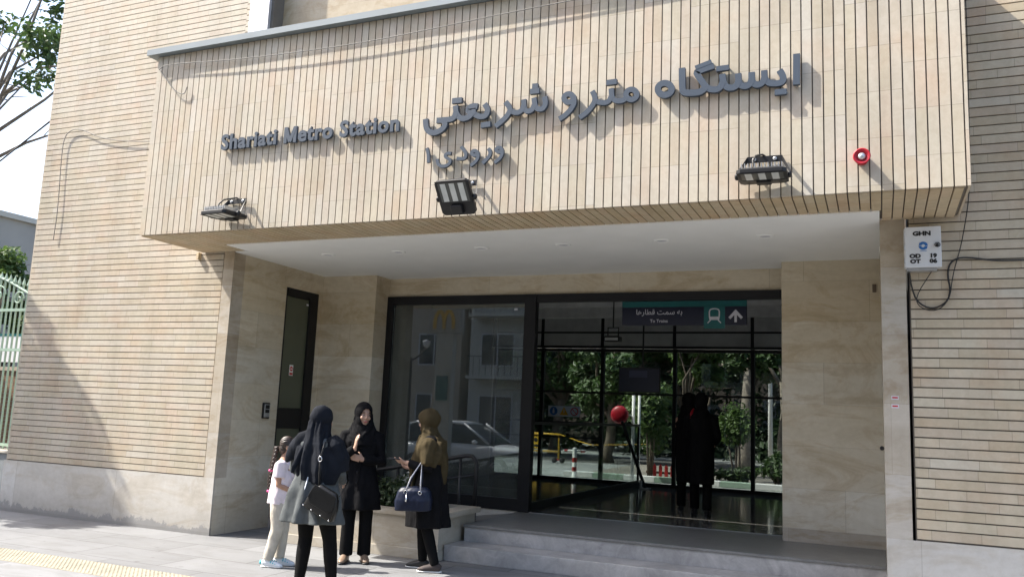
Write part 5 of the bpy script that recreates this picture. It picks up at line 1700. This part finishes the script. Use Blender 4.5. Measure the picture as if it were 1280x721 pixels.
def scarf_mesh(hc, hrot, s, extra, vox=.0075, grow=.017):
    m = MB()
    def E(p, r):
        e = MB().ell((0, 0, 0), tuple(x + grow for x in r), 20, 14)
        m.add([hc + hrot @ ((Vector(p) + Vector(q)) * s) for q in e.v], e.f)
    E((-.016, 0, .026), (.098, .080, .096))
    E((.010, 0, -.050), (.066, .064, .085))
    extra(m)
    return remesh(m, vox, 4)

def quad_rings(m, lst, n=22):
    m.rings([[V(cx + rx * math.cos(q), cy + ry * math.sin(q), z) for q in [2 * math.pi * i / n for i in range(n)]] for z, cx, cy, rx, ry in lst])

# ---- woman in the middle, facing the street, hands raised
def woman_mid():
    s = 1.66 / 1.65
    root = person((-5.16, 7.92, 0), (.50, -.86), 'woman in a long black coat and black headscarf with her hands raised')
    hc = V(.025, 0, 1.545) * s
    hrot = frame(R(24), R(4), R(-4))
    arms = [
        (V(-.01, .170, 1.325) * s, V(.05, .225, 1.05) * s, V(.150, .03, 1.075) * s, (.12, -.95, .22), (-.9, -.1, .2), -1),
        (V(-.01, -.170, 1.325) * s, V(.06, -.23, 1.05) * s, V(.215, -.055, 1.195) * s, (.14, .12, 1), (-.35, 1, 0), 1),
    ]
    legs = [(V(-.005, .085, .84) * s, V(.015, .095, .47) * s, V(-.01, .095, .085) * s, (1, .25)), (V(-.005, -.085, .84) * s, V(.035, -.085, .47) * s, V(.02, -.09, .085) * s, (1, -.25))]
    body = body_mesh(root, s, hc, hrot, arms, legs, hand_curl=.32)
    face_parts(root, body, hc, hrot, s)
    tr_ = MB()
    for h, k_, a, td in legs:
        tr_.tube([h, h.lerp(k_, .5), k_, k_.lerp(a, .5), V(a.x, a.y, .075)], [.095, .085, .072, .070, .072], 16)
    quad_rings(tr_, [(.78, 0, 0, .12, .17), (.92, 0, 0, .12, .17)])
    tr_ = wrinkle(remesh(tr_, .009, 3), .006, 9, 4.0, V(0, 0, .5))
    tr_.build('trousers', M['black_knit'], root, True, local=True)
    co = coat_mesh(s, [(.555, .01, 0, .175, .245), (.70, .01, 0, .165, .228), (.88, .0, 0, .15, .205), (1.02, .0, 0, .130, .172), (1.14, .008, 0, .135, .175), (1.26, .006, 0, .128, .190), (1.335, -.008, 0, .100, .190), (1.385, -.012, 0, .07, .12)], arms, .98)
    folds(co, .020, 6, 1.1, .56, 1.7, .009)
    co = co.build('coat', M['black_cloth'], root, True, local=True)
    bt = MB()
    for z in (1.16, 1.05, .94, .83):
        bt.lathe((.128 + (1.05 - z) * .055, -.02, z * s), (1, 0, 0), [(0, .012), (.012, .012), (.015, .006)], 10)
    bt.pieces('button', M['bag_black'], co, local=True)
    MB().box(.13, .165, -.005, .004, .60, 1.20).build('front_seam', M['black_knit'], co, local=True)
    def ex(m):
        quad_rings(m, [(1.22 * s, .03, 0, .125, .150), (1.30 * s, .015, 0, .122, .165), (1.37 * s, .0, 0, .105, .135), (1.43 * s, .005, 0, .088, .095), (1.50 * s, .01, 0, .078, .080)])
        for sy in (-1, 1):
            m.tube([V(-.05, sy * .085, 1.56) * s, V(.03, sy * .098, 1.45) * s, V(.10, sy * .05, 1.36) * s, V(.14, -sy * .02, 1.29) * s], [.012, .018, .020, .010], 10)
            m.tube([V(-.06, sy * .09, 1.48) * s, V(.03, sy * .13, 1.38) * s, V(.11, sy * .09, 1.28) * s], [.014, .020, .010], 10)
    sm = scarf_mesh(hc, hrot, s, ex)
    wrinkle(sm, .007, 13, 2.0, V(0, 0, 1.40))
    cut_face(sm, hc, hrot, s)
    shell(sm.build('headscarf', M['black_cloth'], root, True, local=True), .006)
    for h, k_, a, td in legs:
        shoe(root, a, td, s, M['shoe_brown'], M['shoe_black'], .235, .03)
woman_mid()

# ---- woman with her back to us, grey coat
def woman_back():
    s = 1.60 / 1.65
    loc, fd = (-4.66, 6.45, 0), (-.10, 1)
    root = person(loc, fd, 'woman seen from behind in a grey-green coat and long charcoal headscarf')
    hc = V(.02, -.01, 1.545) * s
    hrot = frame(R(-22), R(3), 0)
    arms = [
        (V(-.01, .170, 1.325) * s, V(.03, .265, 1.08) * s, V(.20, .19, 1.02) * s, (1, -.3, .1), (0, -1, -.3), 1),
        (V(-.01, -.170, 1.325) * s, V(.02, -.235, 1.07) * s, V(.20, -.16, .98) * s, (1, .2, .0), (0, 1, -.3), -1),
    ]
    legs = [(V(0, .085, .84) * s, V(.035, .085, .47) * s, V(-.03, .085, .085) * s, (1, .25)), (V(0, -.095, .84) * s, V(.02, -.175, .47) * s, V(-.03, -.255, .085) * s, (1, -.3))]
    body = body_mesh(root, s, hc, hrot, arms, legs)
    tr_ = MB()
    for h, k_, a, td in legs:
        tr_.tube([h, h.lerp(k_, .5), k_, k_.lerp(a, .35), V(a.x, a.y, .06)], [.092, .080, .063, .062, .043], 16)
    quad_rings(tr_, [(.76, 0, 0, .11, .165), (.90, 0, 0, .12, .17)])
    tr_ = wrinkle(remesh(tr_, .009, 3), .004, 10, 3.0, V(0, 0, .5))
    tr_.build('leggings', M['black_knit'], root, True, local=True)
    co = coat_mesh(s, [(.60, -.01, .0, .20, .295), (.74, -.01, .0, .185, .268), (.90, -.01, 0, .165, .232), (1.02, -.005, 0, .145, .198), (1.14, .0, 0, .135, .185), (1.24, .0, 0, .13, .192), (1.30, -.01, 0, .11, .19), (1.345, -.015, 0, .075, .12)], arms, .93)
    folds(co, .026, 7, 1.15, .62, 5.3, .009)
    co = co.build('coat', M['grey_coat'], root, True, local=True)
    sm_ = MB()
    sm_.tube([V(-.150, -.005, 1.00), V(-.172, .01, .88), V(-.194, .02, .75), V(-.210, .03, .625)], .0055, 6)
    sm_.build('back_seam', M['shoe_white'], co, True, local=True)
    def ex(m):
        quad_rings(m, [(.97 * s, -.035, -.045, .125, .165), (1.08 * s, -.025, -.035, .145, .215), (1.20 * s, -.015, -.015, .150, .225), (1.29 * s, -.01, -.005, .140, .210), (1.36 * s, -.005, 0, .105, .140), (1.43 * s, .0, -.005, .092, .100), (1.50 * s, .01, -.01, .085, .085)])
        m.tube([V(.0, -.12, 1.36) * s, V(-.01, -.175, 1.31) * s, V(.02, -.215, 1.20) * s, V(.03, -.235, 1.08) * s], [.075, .092, .090, .080], 14)
        m.tube([V(.0, .12, 1.36) * s, V(-.01, .175, 1.31) * s, V(.01, .225, 1.21) * s], [.075, .092, .086], 14)
        # the end thrown over the left shoulder
        m.tube([V(.02, .03, 1.44) * s, V(-.06, .13, 1.36) * s, V(-.06, .215, 1.27) * s, V(-.05, .27, 1.19) * s, V(-.04, .30, 1.14) * s], [(.06, .05), (.075, .05), (.070, .045), (.045, .03), (.015, .012)], 14, ref=(1, 0, 0))
        m.tube([V(-.06, -.02, 1.46) * s, V(-.12, -.01, 1.32) * s, V(-.135, .015, 1.15) * s, V(-.14, .02, 1.0) * s], [(.07, .03), (.10, .035), (.11, .03), (.06, .02)], 14, ref=(1, 0, 0))
        for y0, y1, z1 in ((-.055, -.15, 1.02), (-.02, -.085, .98), (.02, -.02, .96), (.045, .06, 1.0), (.06, .14, 1.06)):
            m.tube([V(-.085, y0, 1.53) * s, V(-.11, y0 * 1.1, 1.42) * s, V(-.145, (y0 + y1) / 2, 1.26) * s, V(-.165, y1, 1.12) * s, V(-.160, y1 * 1.05, z1) * s], [.010, .016, .019, .017, .010], 10)
        m.tube([V(.06, .09, 1.43) * s, V(-.04, .115, 1.41) * s, V(-.10, .03, 1.40) * s, V(-.09, -.07, 1.37) * s, V(-.02, -.15, 1.32) * s], [.016, .022, .024, .022, .012], 10)
    sm = scarf_mesh(hc, hrot, s, ex)
    wrinkle(sm, .014, 8, 7.0, V(0, 0, 1.25))
    folds(sm, .016, 9, 1.5, 1.1, 3.3, .005)
    cut_face(sm, hc, hrot, s)
    shell(sm.build('headscarf', M['scarf_navy'], root, True, local=True), .006)
    for h, k_, a, td in legs:
        shoe(root, a, td, s, M['shoe_black'], M['shoe_black'], .24)
    # her bag hangs from the right shoulder
    bg_ = empty('handbag', loc, 'black leather shoulder bag with a flap, hanging at the grey-coated woman from a long strap', 'handbag', None, root.rotation_euler)
    cx, cy = -.205, -.205
    tilt = Matrix.Rotation(R(24), 3, 'X')
    def at(p):
        q = tilt @ Vector(p)
        return V(cx, cy, .80) + q
    b_ = MB()
    rs = []
    for z, hw, th in ((-.105, .150, .040), (-.095, .160, .048), (0, .150, .046), (.08, .125, .034), (.125, .090, .018)):
        rs.append([at((th * math.copysign(abs(math.sin(q)) ** .5, math.sin(q)), hw * math.copysign(abs(math.cos(q)) ** .4, math.cos(q)), z)) for q in [2 * math.pi * i / 28 for i in range(28)]])
    b_.rings(rs)
    wrinkle(b_, .004, 14, 1.0, V(cx, cy, .8))
    b_.build('bag_body', M['bag_black'], bg_, True, local=True)
    fl = MB()
    fl.add([at((-.052, -.12, .115)), at((-.052, .12, .115)), at((-.062, .135, .0)), at((-.062, .09, -.045)), at((-.062, -.09, -.045)), at((-.062, -.135, .0)),
            at((-.044, -.12, .115)), at((-.044, .12, .115)), at((-.050, .135, .0)), at((-.050, .09, -.045)), at((-.050, -.09, -.045)), at((-.050, -.135, .0))],
           [(0, 1, 2, 3, 4, 5), (11, 10, 9, 8, 7, 6), (0, 6, 7, 1), (1, 7, 8, 2), (2, 8, 9, 3), (3, 9, 10, 4), (4, 10, 11, 5), (5, 11, 6, 0)])
    fl.build('flap', M['bag_black'], bg_, bevel=.006, local=True)
    sd_ = MB()
    for y_ in (-.14, -.05, .05, .14):
        sd_.ell(at((-.050, y_, -.092)), (.007, .007, .007), 8, 6)
    sd_.pieces('stud', M['chrome'], bg_, smooth=True, local=True)
    stp = MB()
    top = V(-.03, -.150, 1.365) * s
    stp.tube([at((-.01, .10, .11)), V(-.185, -.135, 1.05), V(-.175, -.130, 1.18), V(-.12, -.135, 1.31), top, V(.05, -.16, 1.30), V(.165, -.19, 1.12), V(.14, -.25, .96), at((.03, -.10, .11))], [(.011, .004)] * 9, 8, ref=(1, 0, .2))
    stp.build('strap', M['bag_black'], bg_, True, local=True)
    rg_ = MB()
    rg_.tube([V(-.186 + .0, -.132 + .017 * math.cos(t), 1.165 + .022 * math.sin(t)) for t in [2 * math.pi * i / 16 for i in range(16)]], .0045, 6, closed=True)
    rg_.build('ring', M['chrome'], bg_, True, local=True)
woman_back()

# ---- woman on the right in profile
def woman_right():
    s = 1.615 / 1.65
    loc, fd = (-4.33, 7.97, 0), (-.965, -.26)
    root = person(loc, fd, 'woman in profile with an olive-brown headscarf over a black coat, phone in hand')
    hc = V(.045, 0, 1.545) * s
    hrot = frame(R(-6), R(9), 0)
    arms = [
        (V(-.01, .170, 1.325) * s, V(-.03, .225, 1.06) * s, V(.225, .175, 1.11) * s, (1, -.10, .08), (0, -.5, 1), -1),
        (V(-.01, -.170, 1.325) * s, V(.0, -.22, 1.06) * s, V(.20, -.05, 1.04) * s, (1, .35, .10), (0, .4, 1), 1),
    ]
    legs = [(V(0, .085, .84) * s, V(-.01, .09, .47) * s, V(-.13, .10, .085) * s, (1, .05)), (V(0, -.085, .84) * s, V(.07, -.085, .47) * s, V(.05, -.09, .085) * s, (1, -.1))]
    body = body_mesh(root, s, hc, hrot, arms, legs, hand_curl=.55)
    face_parts(root, body, hc, hrot, s)
    tr_ = MB()
    for h, k_, a, td in legs:
        tr_.tube([h, h.lerp(k_, .5), k_, k_.lerp(a, .35), V(a.x, a.y, .075)], [.092, .080, .062, .060, .046], 16)
    quad_rings(tr_, [(.70, 0, 0, .11, .16), (.90, 0, 0, .12, .17)])
    tr_ = wrinkle(remesh(tr_, .009, 3), .005, 10, 5.0, V(0, 0, .5))
    tr_.build('trousers', M['black_knit'], root, True, local=True)
    co = coat_mesh(s, [(.44, -.005, 0, .225, .225), (.62, -.005, 0, .205, .222), (.84, -.01, 0, .175, .205), (1.02, -.01, 0, .150, .178), (1.14, .0, 0, .145, .178), (1.26, .0, 0, .13, .190), (1.33, -.01, 0, .10, .188), (1.375, -.012, 0, .07, .12)], arms, .82)
    folds(co, .020, 6, 1.1, .46, 9.1, .009)
    co.build('coat', M['black_cloth'], root, True, local=True)
    def ex(m):
        quad_rings(m, [(1.10 * s, .02, .035, .165, .205), (1.18 * s, .015, .025, .168, .232), (1.26 * s, .01, .01, .160, .236), (1.33 * s, .005, 0, .135, .195), (1.40 * s, .01, 0, .100, .115), (1.48 * s, .025, 0, .085, .085)])
        m.ell(V(-.01, .19, 1.27) * s, (.105, .085, .11))
        m.tube([V(-.01, .17, 1.325) * s, V(-.02, .20, 1.20) * s, V(-.025, .215, 1.10) * s], [.088, .092, .085], 14)
        # long front end of the scarf
        m.tube([V(.10, .03, 1.30) * s, V(.15, .05, 1.15) * s, V(.165, .06, .98) * s, V(.165, .06, .83) * s], [(.11, .03), (.115, .035), (.10, .03), (.085, .02)], 16, ref=(1, 0, 0))
        m.tube([V(-.06, .10, 1.33) * s, V(-.05, .20, 1.22) * s, V(-.03, .245, 1.08) * s], [(.09, .04), (.12, .035), (.09, .02)], 14, ref=(0, 1, 0))
        m.tube([V(-.12, .0, 1.35) * s, V(-.15, .0, 1.18) * s, V(-.158, .0, 1.02) * s, V(-.162, .0, .90) * s], [(.10, .03), (.12, .03), (.11, .025), (.08, .018)], 14, ref=(1, 0, 0))
        for q0, q1 in ((1.43, 1.30), (1.40, 1.24), (1.47, 1.36)):
            m.tube([V(.095, -.03, q0 + .0) * s, V(.07, .085, q0 - .02) * s, V(-.01, .13 + (1.43 - q0) * .8, (q0 + q1) / 2) * s, V(-.09, .10, q1) * s, V(-.13, .0, q1 - .02) * s], [.012, .020, .024, .020, .010], 10)
        for y0, y1 in ((.02, .0), (.06, .07), (.09, .13)):
            m.tube([V(.10, y0, 1.40) * s, V(.155, (y0 + y1) / 2, 1.25) * s, V(.19, y1, 1.08) * s, V(.19, y1, .92) * s], [.012, .018, .016, .008], 10)
    sm = scarf_mesh(hc, hrot, s, ex, grow=.024)
    wrinkle(sm, .017, 9, 11.0, V(0, 0, 1.3))
    folds(sm, .012, 9, 1.48, 1.1, 6.3, .004)
    cut_face(sm, hc, hrot, s, .058)
    sc2 = shell(sm.build('headscarf', M['scarf_olive'], root, True, local=True), .006)
    fr_ = MB()
    rg2 = random.Random(5)
    for i in range(26):
        y_ = -.035 + i * .0075
        z_ = .825 * s
        fr_.tube([V(.165 * s, y_, z_ + .02), V(.168 * s + rg2.uniform(-.01, .01), y_ + rg2.uniform(-.006, .006), z_ - rg2.uniform(.03, .06))], .0022, 4)
    fr_.build('fringe', M['scarf_olive'], sc2, local=True)
    gl_ = MB()
    P = lambda q: hc + hrot @ (Vector(q) * s)
    for sy in (-1, 1):
        gl_.tube([P((.098, sy * .032 + .022 * math.cos(t), .002 + .017 * math.sin(t))) for t in [2 * math.pi * i / 14 for i in range(14)]], .0022, 5, closed=True)
        gl_.tube([P((.098, sy * .054, .006)), P((.01, sy * .078, .006))], .002, 5)
    gl_.build('spectacles', M['chrome'], root, True, local=True)
    for h, k_, a, td in legs:
        shoe(root, a, td, s, M['shoe_black'] if a.x > 0 else M['shoe_taupe'], M['sole'], .25)
    ph = empty('mobile_phone', loc, 'dark mobile phone held by the woman in the olive-brown headscarf', 'phone', None, root.rotation_euler)
    w = arms[0][2]
    pm_ = MB().box(.05, .19, -.034, .034, .028, .038)
    pm_.v = [tuple(w + Vector(p)) for p in pm_.v]
    pm_.build('phone_case', M['ink'], ph, bevel=.004, local=True)
    pm_ = MB().box(.058, .182, -.029, .029, .0385, .0392)
    pm_.v = [tuple(w + Vector(p)) for p in pm_.v]
    pm_.build('phone_screen', M['screen'], ph, local=True)
    # handbag on the near forearm
    hb = empty('handbag', loc, 'navy leather handbag with two handles, one coloured pale as shine, on the forearm of the woman in profile', 'handbag', None, root.rotation_euler)
    cx, cy, cz = .085, .285, .745
    b_ = MB()
    rs = []
    for z, hw, th in ((-.125, .165, .060), (-.115, .185, .075), (-.02, .190, .080), (.07, .170, .062), (.105, .140, .036), (.112, .12, .02)):
        rs.append([V(cx + hw * math.copysign(abs(math.cos(q)) ** .5, math.cos(q)), cy + th * math.copysign(abs(math.sin(q)) ** .6, math.sin(q)), cz + z - .045 * (math.cos(q) * hw)) for q in [2 * math.pi * i / 32 for i in range(32)]])
    b_.rings(rs)
    b_ = wrinkle(remesh(b_, .008, 2), .008, 12, 2.0, V(cx, cy, cz))
    b_.build('bag_body', M['bag_navy'], hb, True, local=True)
    for sy in (-1, 1):
        hd_ = MB()
        hd_.tube([V(cx - .075, cy + sy * .045, cz + .075), V(cx - .07, cy + sy * .035, cz + .20), V(.0 + .03, .225 + sy * .015, 1.095 * s + .045), V(cx + .035, cy + sy * .035, cz + .20), V(cx + .075, cy + sy * .045, cz + .075)], [(.0065, .004)] * 5, 8, ref=(0, 1, 0))
        hd_.build('handle', M['bag_navy'] if sy < 0 else M['sign_white'], hb, True, local=True)  # near handle coloured pale to stand for the shine on it
    rg_ = MB()
    for x_ in (-.075, .075):
        rg_.tube([V(cx + x_ + .016 * math.cos(t), cy + .062, cz + .06 + .018 * math.sin(t)) for t in [2 * math.pi * i / 14 for i in range(14)]], .004, 6, closed=True)
    rg_.tube([V(cx + .06, cy + .066, cz + .05), V(cx + .055, cy + .082, cz - .0), V(cx + .06, cy + .088, cz - .03)], [.003, .008, .010], 8)
    rg_.build('ring', M['chrome'], hb, True, local=True)
woman_right()

# ---- girl
def girl():
    s = 1.285 / 1.65
    root = person((-5.64, 7.25, 0), (.93, .36), 'small girl with a long braid, pale pink T-shirt, beige trousers and white trainers')
    hc = V(.03, -.0, 1.535) * s
    hrot = frame(R(12), R(10), 0)
    arms = [
        (V(-.01, .150, 1.305) * s, V(.0, .19, 1.06) * s, V(.17, .10, 1.0) * s, (1, -.3, .1), (0, -1, 0), 1),
        (V(-.01, -.150, 1.305) * s, V(-.01, -.185, 1.05) * s, V(.17, -.12, .97) * s, (1, .3, .1), (0, 1, 0), -1),
    ]
    legs = [(V(-.01, .075, .82) * s, V(.02, .075, .47) * s, V(.0, .075, .10) * s, (1, .1)), (V(-.01, -.075, .82) * s, V(-.01, -.085, .47) * s, V(-.10, -.085, .10) * s, (1, -.1))]
    m = MB()
    body = body_mesh(root, s, hc, hrot, arms, legs, skin='skin_girl')
    face_parts(root, body, hc, hrot, s)
    tr_ = MB()
    for h, k_, a, td in legs:
        tr_.tube([h, h.lerp(k_, .5), k_, k_.lerp(a, .5), V(a.x, a.y, .075)], [.088, .080, .064, .058, .052], 16)
    quad_rings(tr_, [(.76 * s, -.015, 0, .10, .125), (.88 * s, -.015, 0, .105, .130), (.95 * s, -.01, 0, .095, .12)])
    tr_ = wrinkle(remesh(tr_, .008, 3), .006, 14, 6.0, V(0, 0, .4))
    tr_.build('trousers', M['beige'], root, True, local=True)
    te = coat_mesh(s, [(.80 * s, -.01, 0, .125, .150), (.92 * s, -.01, 0, .122, .148), (1.06 * s, -.002, 0, .112, .138), (1.20 * s, .0, 0, .105, .142), (1.30 * s, -.01, 0, .085, .145), (1.36 * s, -.012, 0, .055, .085)], [(a[0], a[0].lerp(a[1], .62), a[0].lerp(a[1], .66)) for a in arms], .9, .008, (.075, .075, .078, .078, .078))
    folds(te, .008, 6, 1.0 * s, .80 * s, 2.2, .006, wscale=13)
    te.build('t_shirt', M['white_tee'], root, True, local=True)
    hr_ = MB()
    def E(p, r):
        e = MB().ell((0, 0, 0), r, 20, 14)
        hr_.add([hc + hrot @ ((Vector(p) + Vector(q)) * s) for q in e.v], e.f)
    E((-.026, 0, .036), (.096, .085, .098))
    E((-.055, 0, -.04), (.062, .072, .07))
    hm_ = remesh(hr_, .007, 3)
    out = []
    inv = hrot.inverted()
    for p in hm_.v:
        q = inv @ (Vector(p) - hc)
        a = math.atan2(q.y, q.z)
        out.append(Vector(p) + (Vector(p) - hc).normalized() * .0035 * math.sin(a * 26 + 3 * noise.noise(q * 18)))
    hm_.v = out
    hm_.build('hair', M['hair'], root, True, local=True)
    br_ = MB()
    base = hc + hrot @ V(-.13, .02, -.03) * s
    N = 44
    ctr = []
    for i in range(N):
        t = i / (N - 1)
        ctr.append(base + V(-.045 * math.sin(t * 2.2) - .012, -.02 * t, -.47 * t))
    for ph_ in (0, 2.094, 4.188):
        pts = [c + V(.013 * math.sin(i * .62 + ph_), .017 * math.sin(2 * (i * .62 + ph_)) * .55 + .012 * math.cos(i * .62 + ph_), 0) for i, c in enumerate(ctr)]
        br_.tube(pts, [.0165 - .009 * i / N for i in range(N)], 8)
    br_.build('braid', M['hair'], root, True, local=True)
    for k_ in (int(N * .52), N - 3):
        bd_ = MB().lathe(ctr[k_], (0, 0, 1), [(-.012, .022), (0, .027), (.012, .022)], 12)
        bd_.build('hair_tie', M['pink'], root, True, local=True)
    for h, k_, a, td in legs:
        o = shoe(root, a, td, s * 1.12, M['shoe_white'], M['sole'], .25)
        tm_ = MB()
        d = Vector((td[0], td[1], 0)).normalized()
        for i in range(3):
            c = V(a.x, a.y, 0) + d * (.045 + i * .024)
            tm_.tube([c + V(-d.y, d.x, 0) * .036 + V(0, 0, .050 - i * .006), c + V(0, 0, .086 - i * .012), c - V(-d.y, d.x, 0) * .036 + V(0, 0, .050 - i * .006)], .005, 6)
        tm_.tube([V(a.x, a.y, 0) - d * .075 + V(0, 0, .03), V(a.x, a.y, 0) - d * .068 + V(0, 0, .065)], .012, 6)
        tm_.build('lace', M['shoe_cyan'], o, True, local=True)
girl()

# ---- the two figures inside the lobby, walking away
def lobby_figure(loc, fd, label, chador, seed):
    s = 1.66 / 1.65
    root = person(loc, fd, label)
    hc = V(.02, 0, 1.545) * s
    hrot = frame(R(15 if chador else -28), R(4), 0)
    legs = [(V(0, .085, .84) * s, V(.05, .085, .47) * s, V(.08, .085, .085) * s, (1, .1)), (V(0, -.085, .84) * s, V(.0, -.09, .47) * s, V(-.12, -.09, .085) * s, (1, -.1))]
    if chador:
        arms = [(V(-.01, .135, 1.31) * s, V(.03, .145, 1.08) * s, V(.12, .03, 1.14) * s, (.3, -.8, .2), (-.6, -.5, 0), 1), (V(-.01, -.135, 1.31) * s, V(.03, -.145, 1.08) * s, V(.11, -.04, 1.08) * s, (.3, .8, .1), (-.6, .5, 0), -1)]
    else:
        arms = [(V(-.01, .170, 1.325) * s, V(.05, .215, 1.08) * s, V(.19, .10, 1.30) * s, (.25, .15, 1), (0, -1, 0), -1), (V(-.01, -.170, 1.325) * s, V(-.03, -.24, 1.07) * s, V(.16, -.19, .98) * s, (1, .1, 0), (0, 1, 0), -1)]
    body = body_mesh(root, s, hc, hrot, arms, legs)
    face_parts(root, body, hc, hrot, s)
    tr_ = MB()
    for h, k_, a, td in legs:
        tr_.tube([h, h.lerp(k_, .5), k_, k_.lerp(a, .5), V(a.x, a.y, .075)], [.095, .085, .072, .066, .066], 14)
    tr_ = wrinkle(remesh(tr_, .011, 3), .005, 10, seed, V(0, 0, .5))
    tr_.build('trousers', M['black_knit'], root, True, local=True)
    if chador:
        m = MB()
        quad_rings(m, [(.42, 0, 0, .15, .165), (.6, .0, 0, .155, .175), (.9, .01, 0, .155, .19), (1.12, .03, 0, .155, .195), (1.25, .015, 0, .14, .19), (1.34, 0, 0, .115, .165), (1.42, .0, 0, .10, .12), (1.5, .01, 0, .1, .1)])
        def ex(mm):
            mm.add(m.v, m.f)
        sm = scarf_mesh(hc, hrot, s, ex, .011, .022)
        folds(sm, .02, 7, 1.3, .2, seed, .007)
        cut_face(sm, hc, hrot, s)
        shell(sm.build('chador', M['chador'], root, True, local=True), .006)
    else:
        co = coat_mesh(s, [(.42, 0, 0, .165, .185), (.7, 0, 0, .16, .19), (.9, 0, 0, .15, .185), (1.04, 0, 0, .135, .176), (1.16, .0, 0, .135, .178), (1.27, .0, 0, .125, .190), (1.335, -.01, 0, .10, .188), (1.385, -.012, 0, .07, .12)], arms, .9, .011)
        folds(co, .016, 6, 1.0, .45, seed, .006)
        co.build('coat', M['black_cloth'], root, True, local=True)
        def ex(mm):
            quad_rings(mm, [(1.24 * s, .0, 0, .125, .165), (1.32 * s, .0, 0, .118, .160), (1.38 * s, .0, 0, .10, .125), (1.45 * s, .0, 0, .085, .09)])
        sm = scarf_mesh(hc, hrot, s, ex, .010)
        wrinkle(sm, .008, 12, seed, V(0, 0, 1.4))
        cut_face(sm, hc, hrot, s)
        shell(sm.build('headscarf', M['black_cloth'], root, True, local=True), .006)
        rc = MB()
        rc.tube([V(.05, .105, 1.43) * s, V(.0, .135, 1.37) * s, V(-.05, .15, 1.30) * s], [(.05, .02), (.06, .025), (.035, .015)], 12, ref=(0, 1, 0))
        rc.build('red_collar', M['red'], root, True, local=True)
    for h, k_, a, td in legs:
        shoe(root, a, td, s, M['shoe_black'], M['shoe_black'], .24)
    return root
lobby_figure((-2.54, 12.40, .352), (-.25, 1), 'person in long black chador, left of the two lobby figures', True, 3.0)
lobby_figure((-2.32, 12.22, .352), (-.15, 1), 'person in black coat with red collar, right of the two lobby figures', False, 8.0)
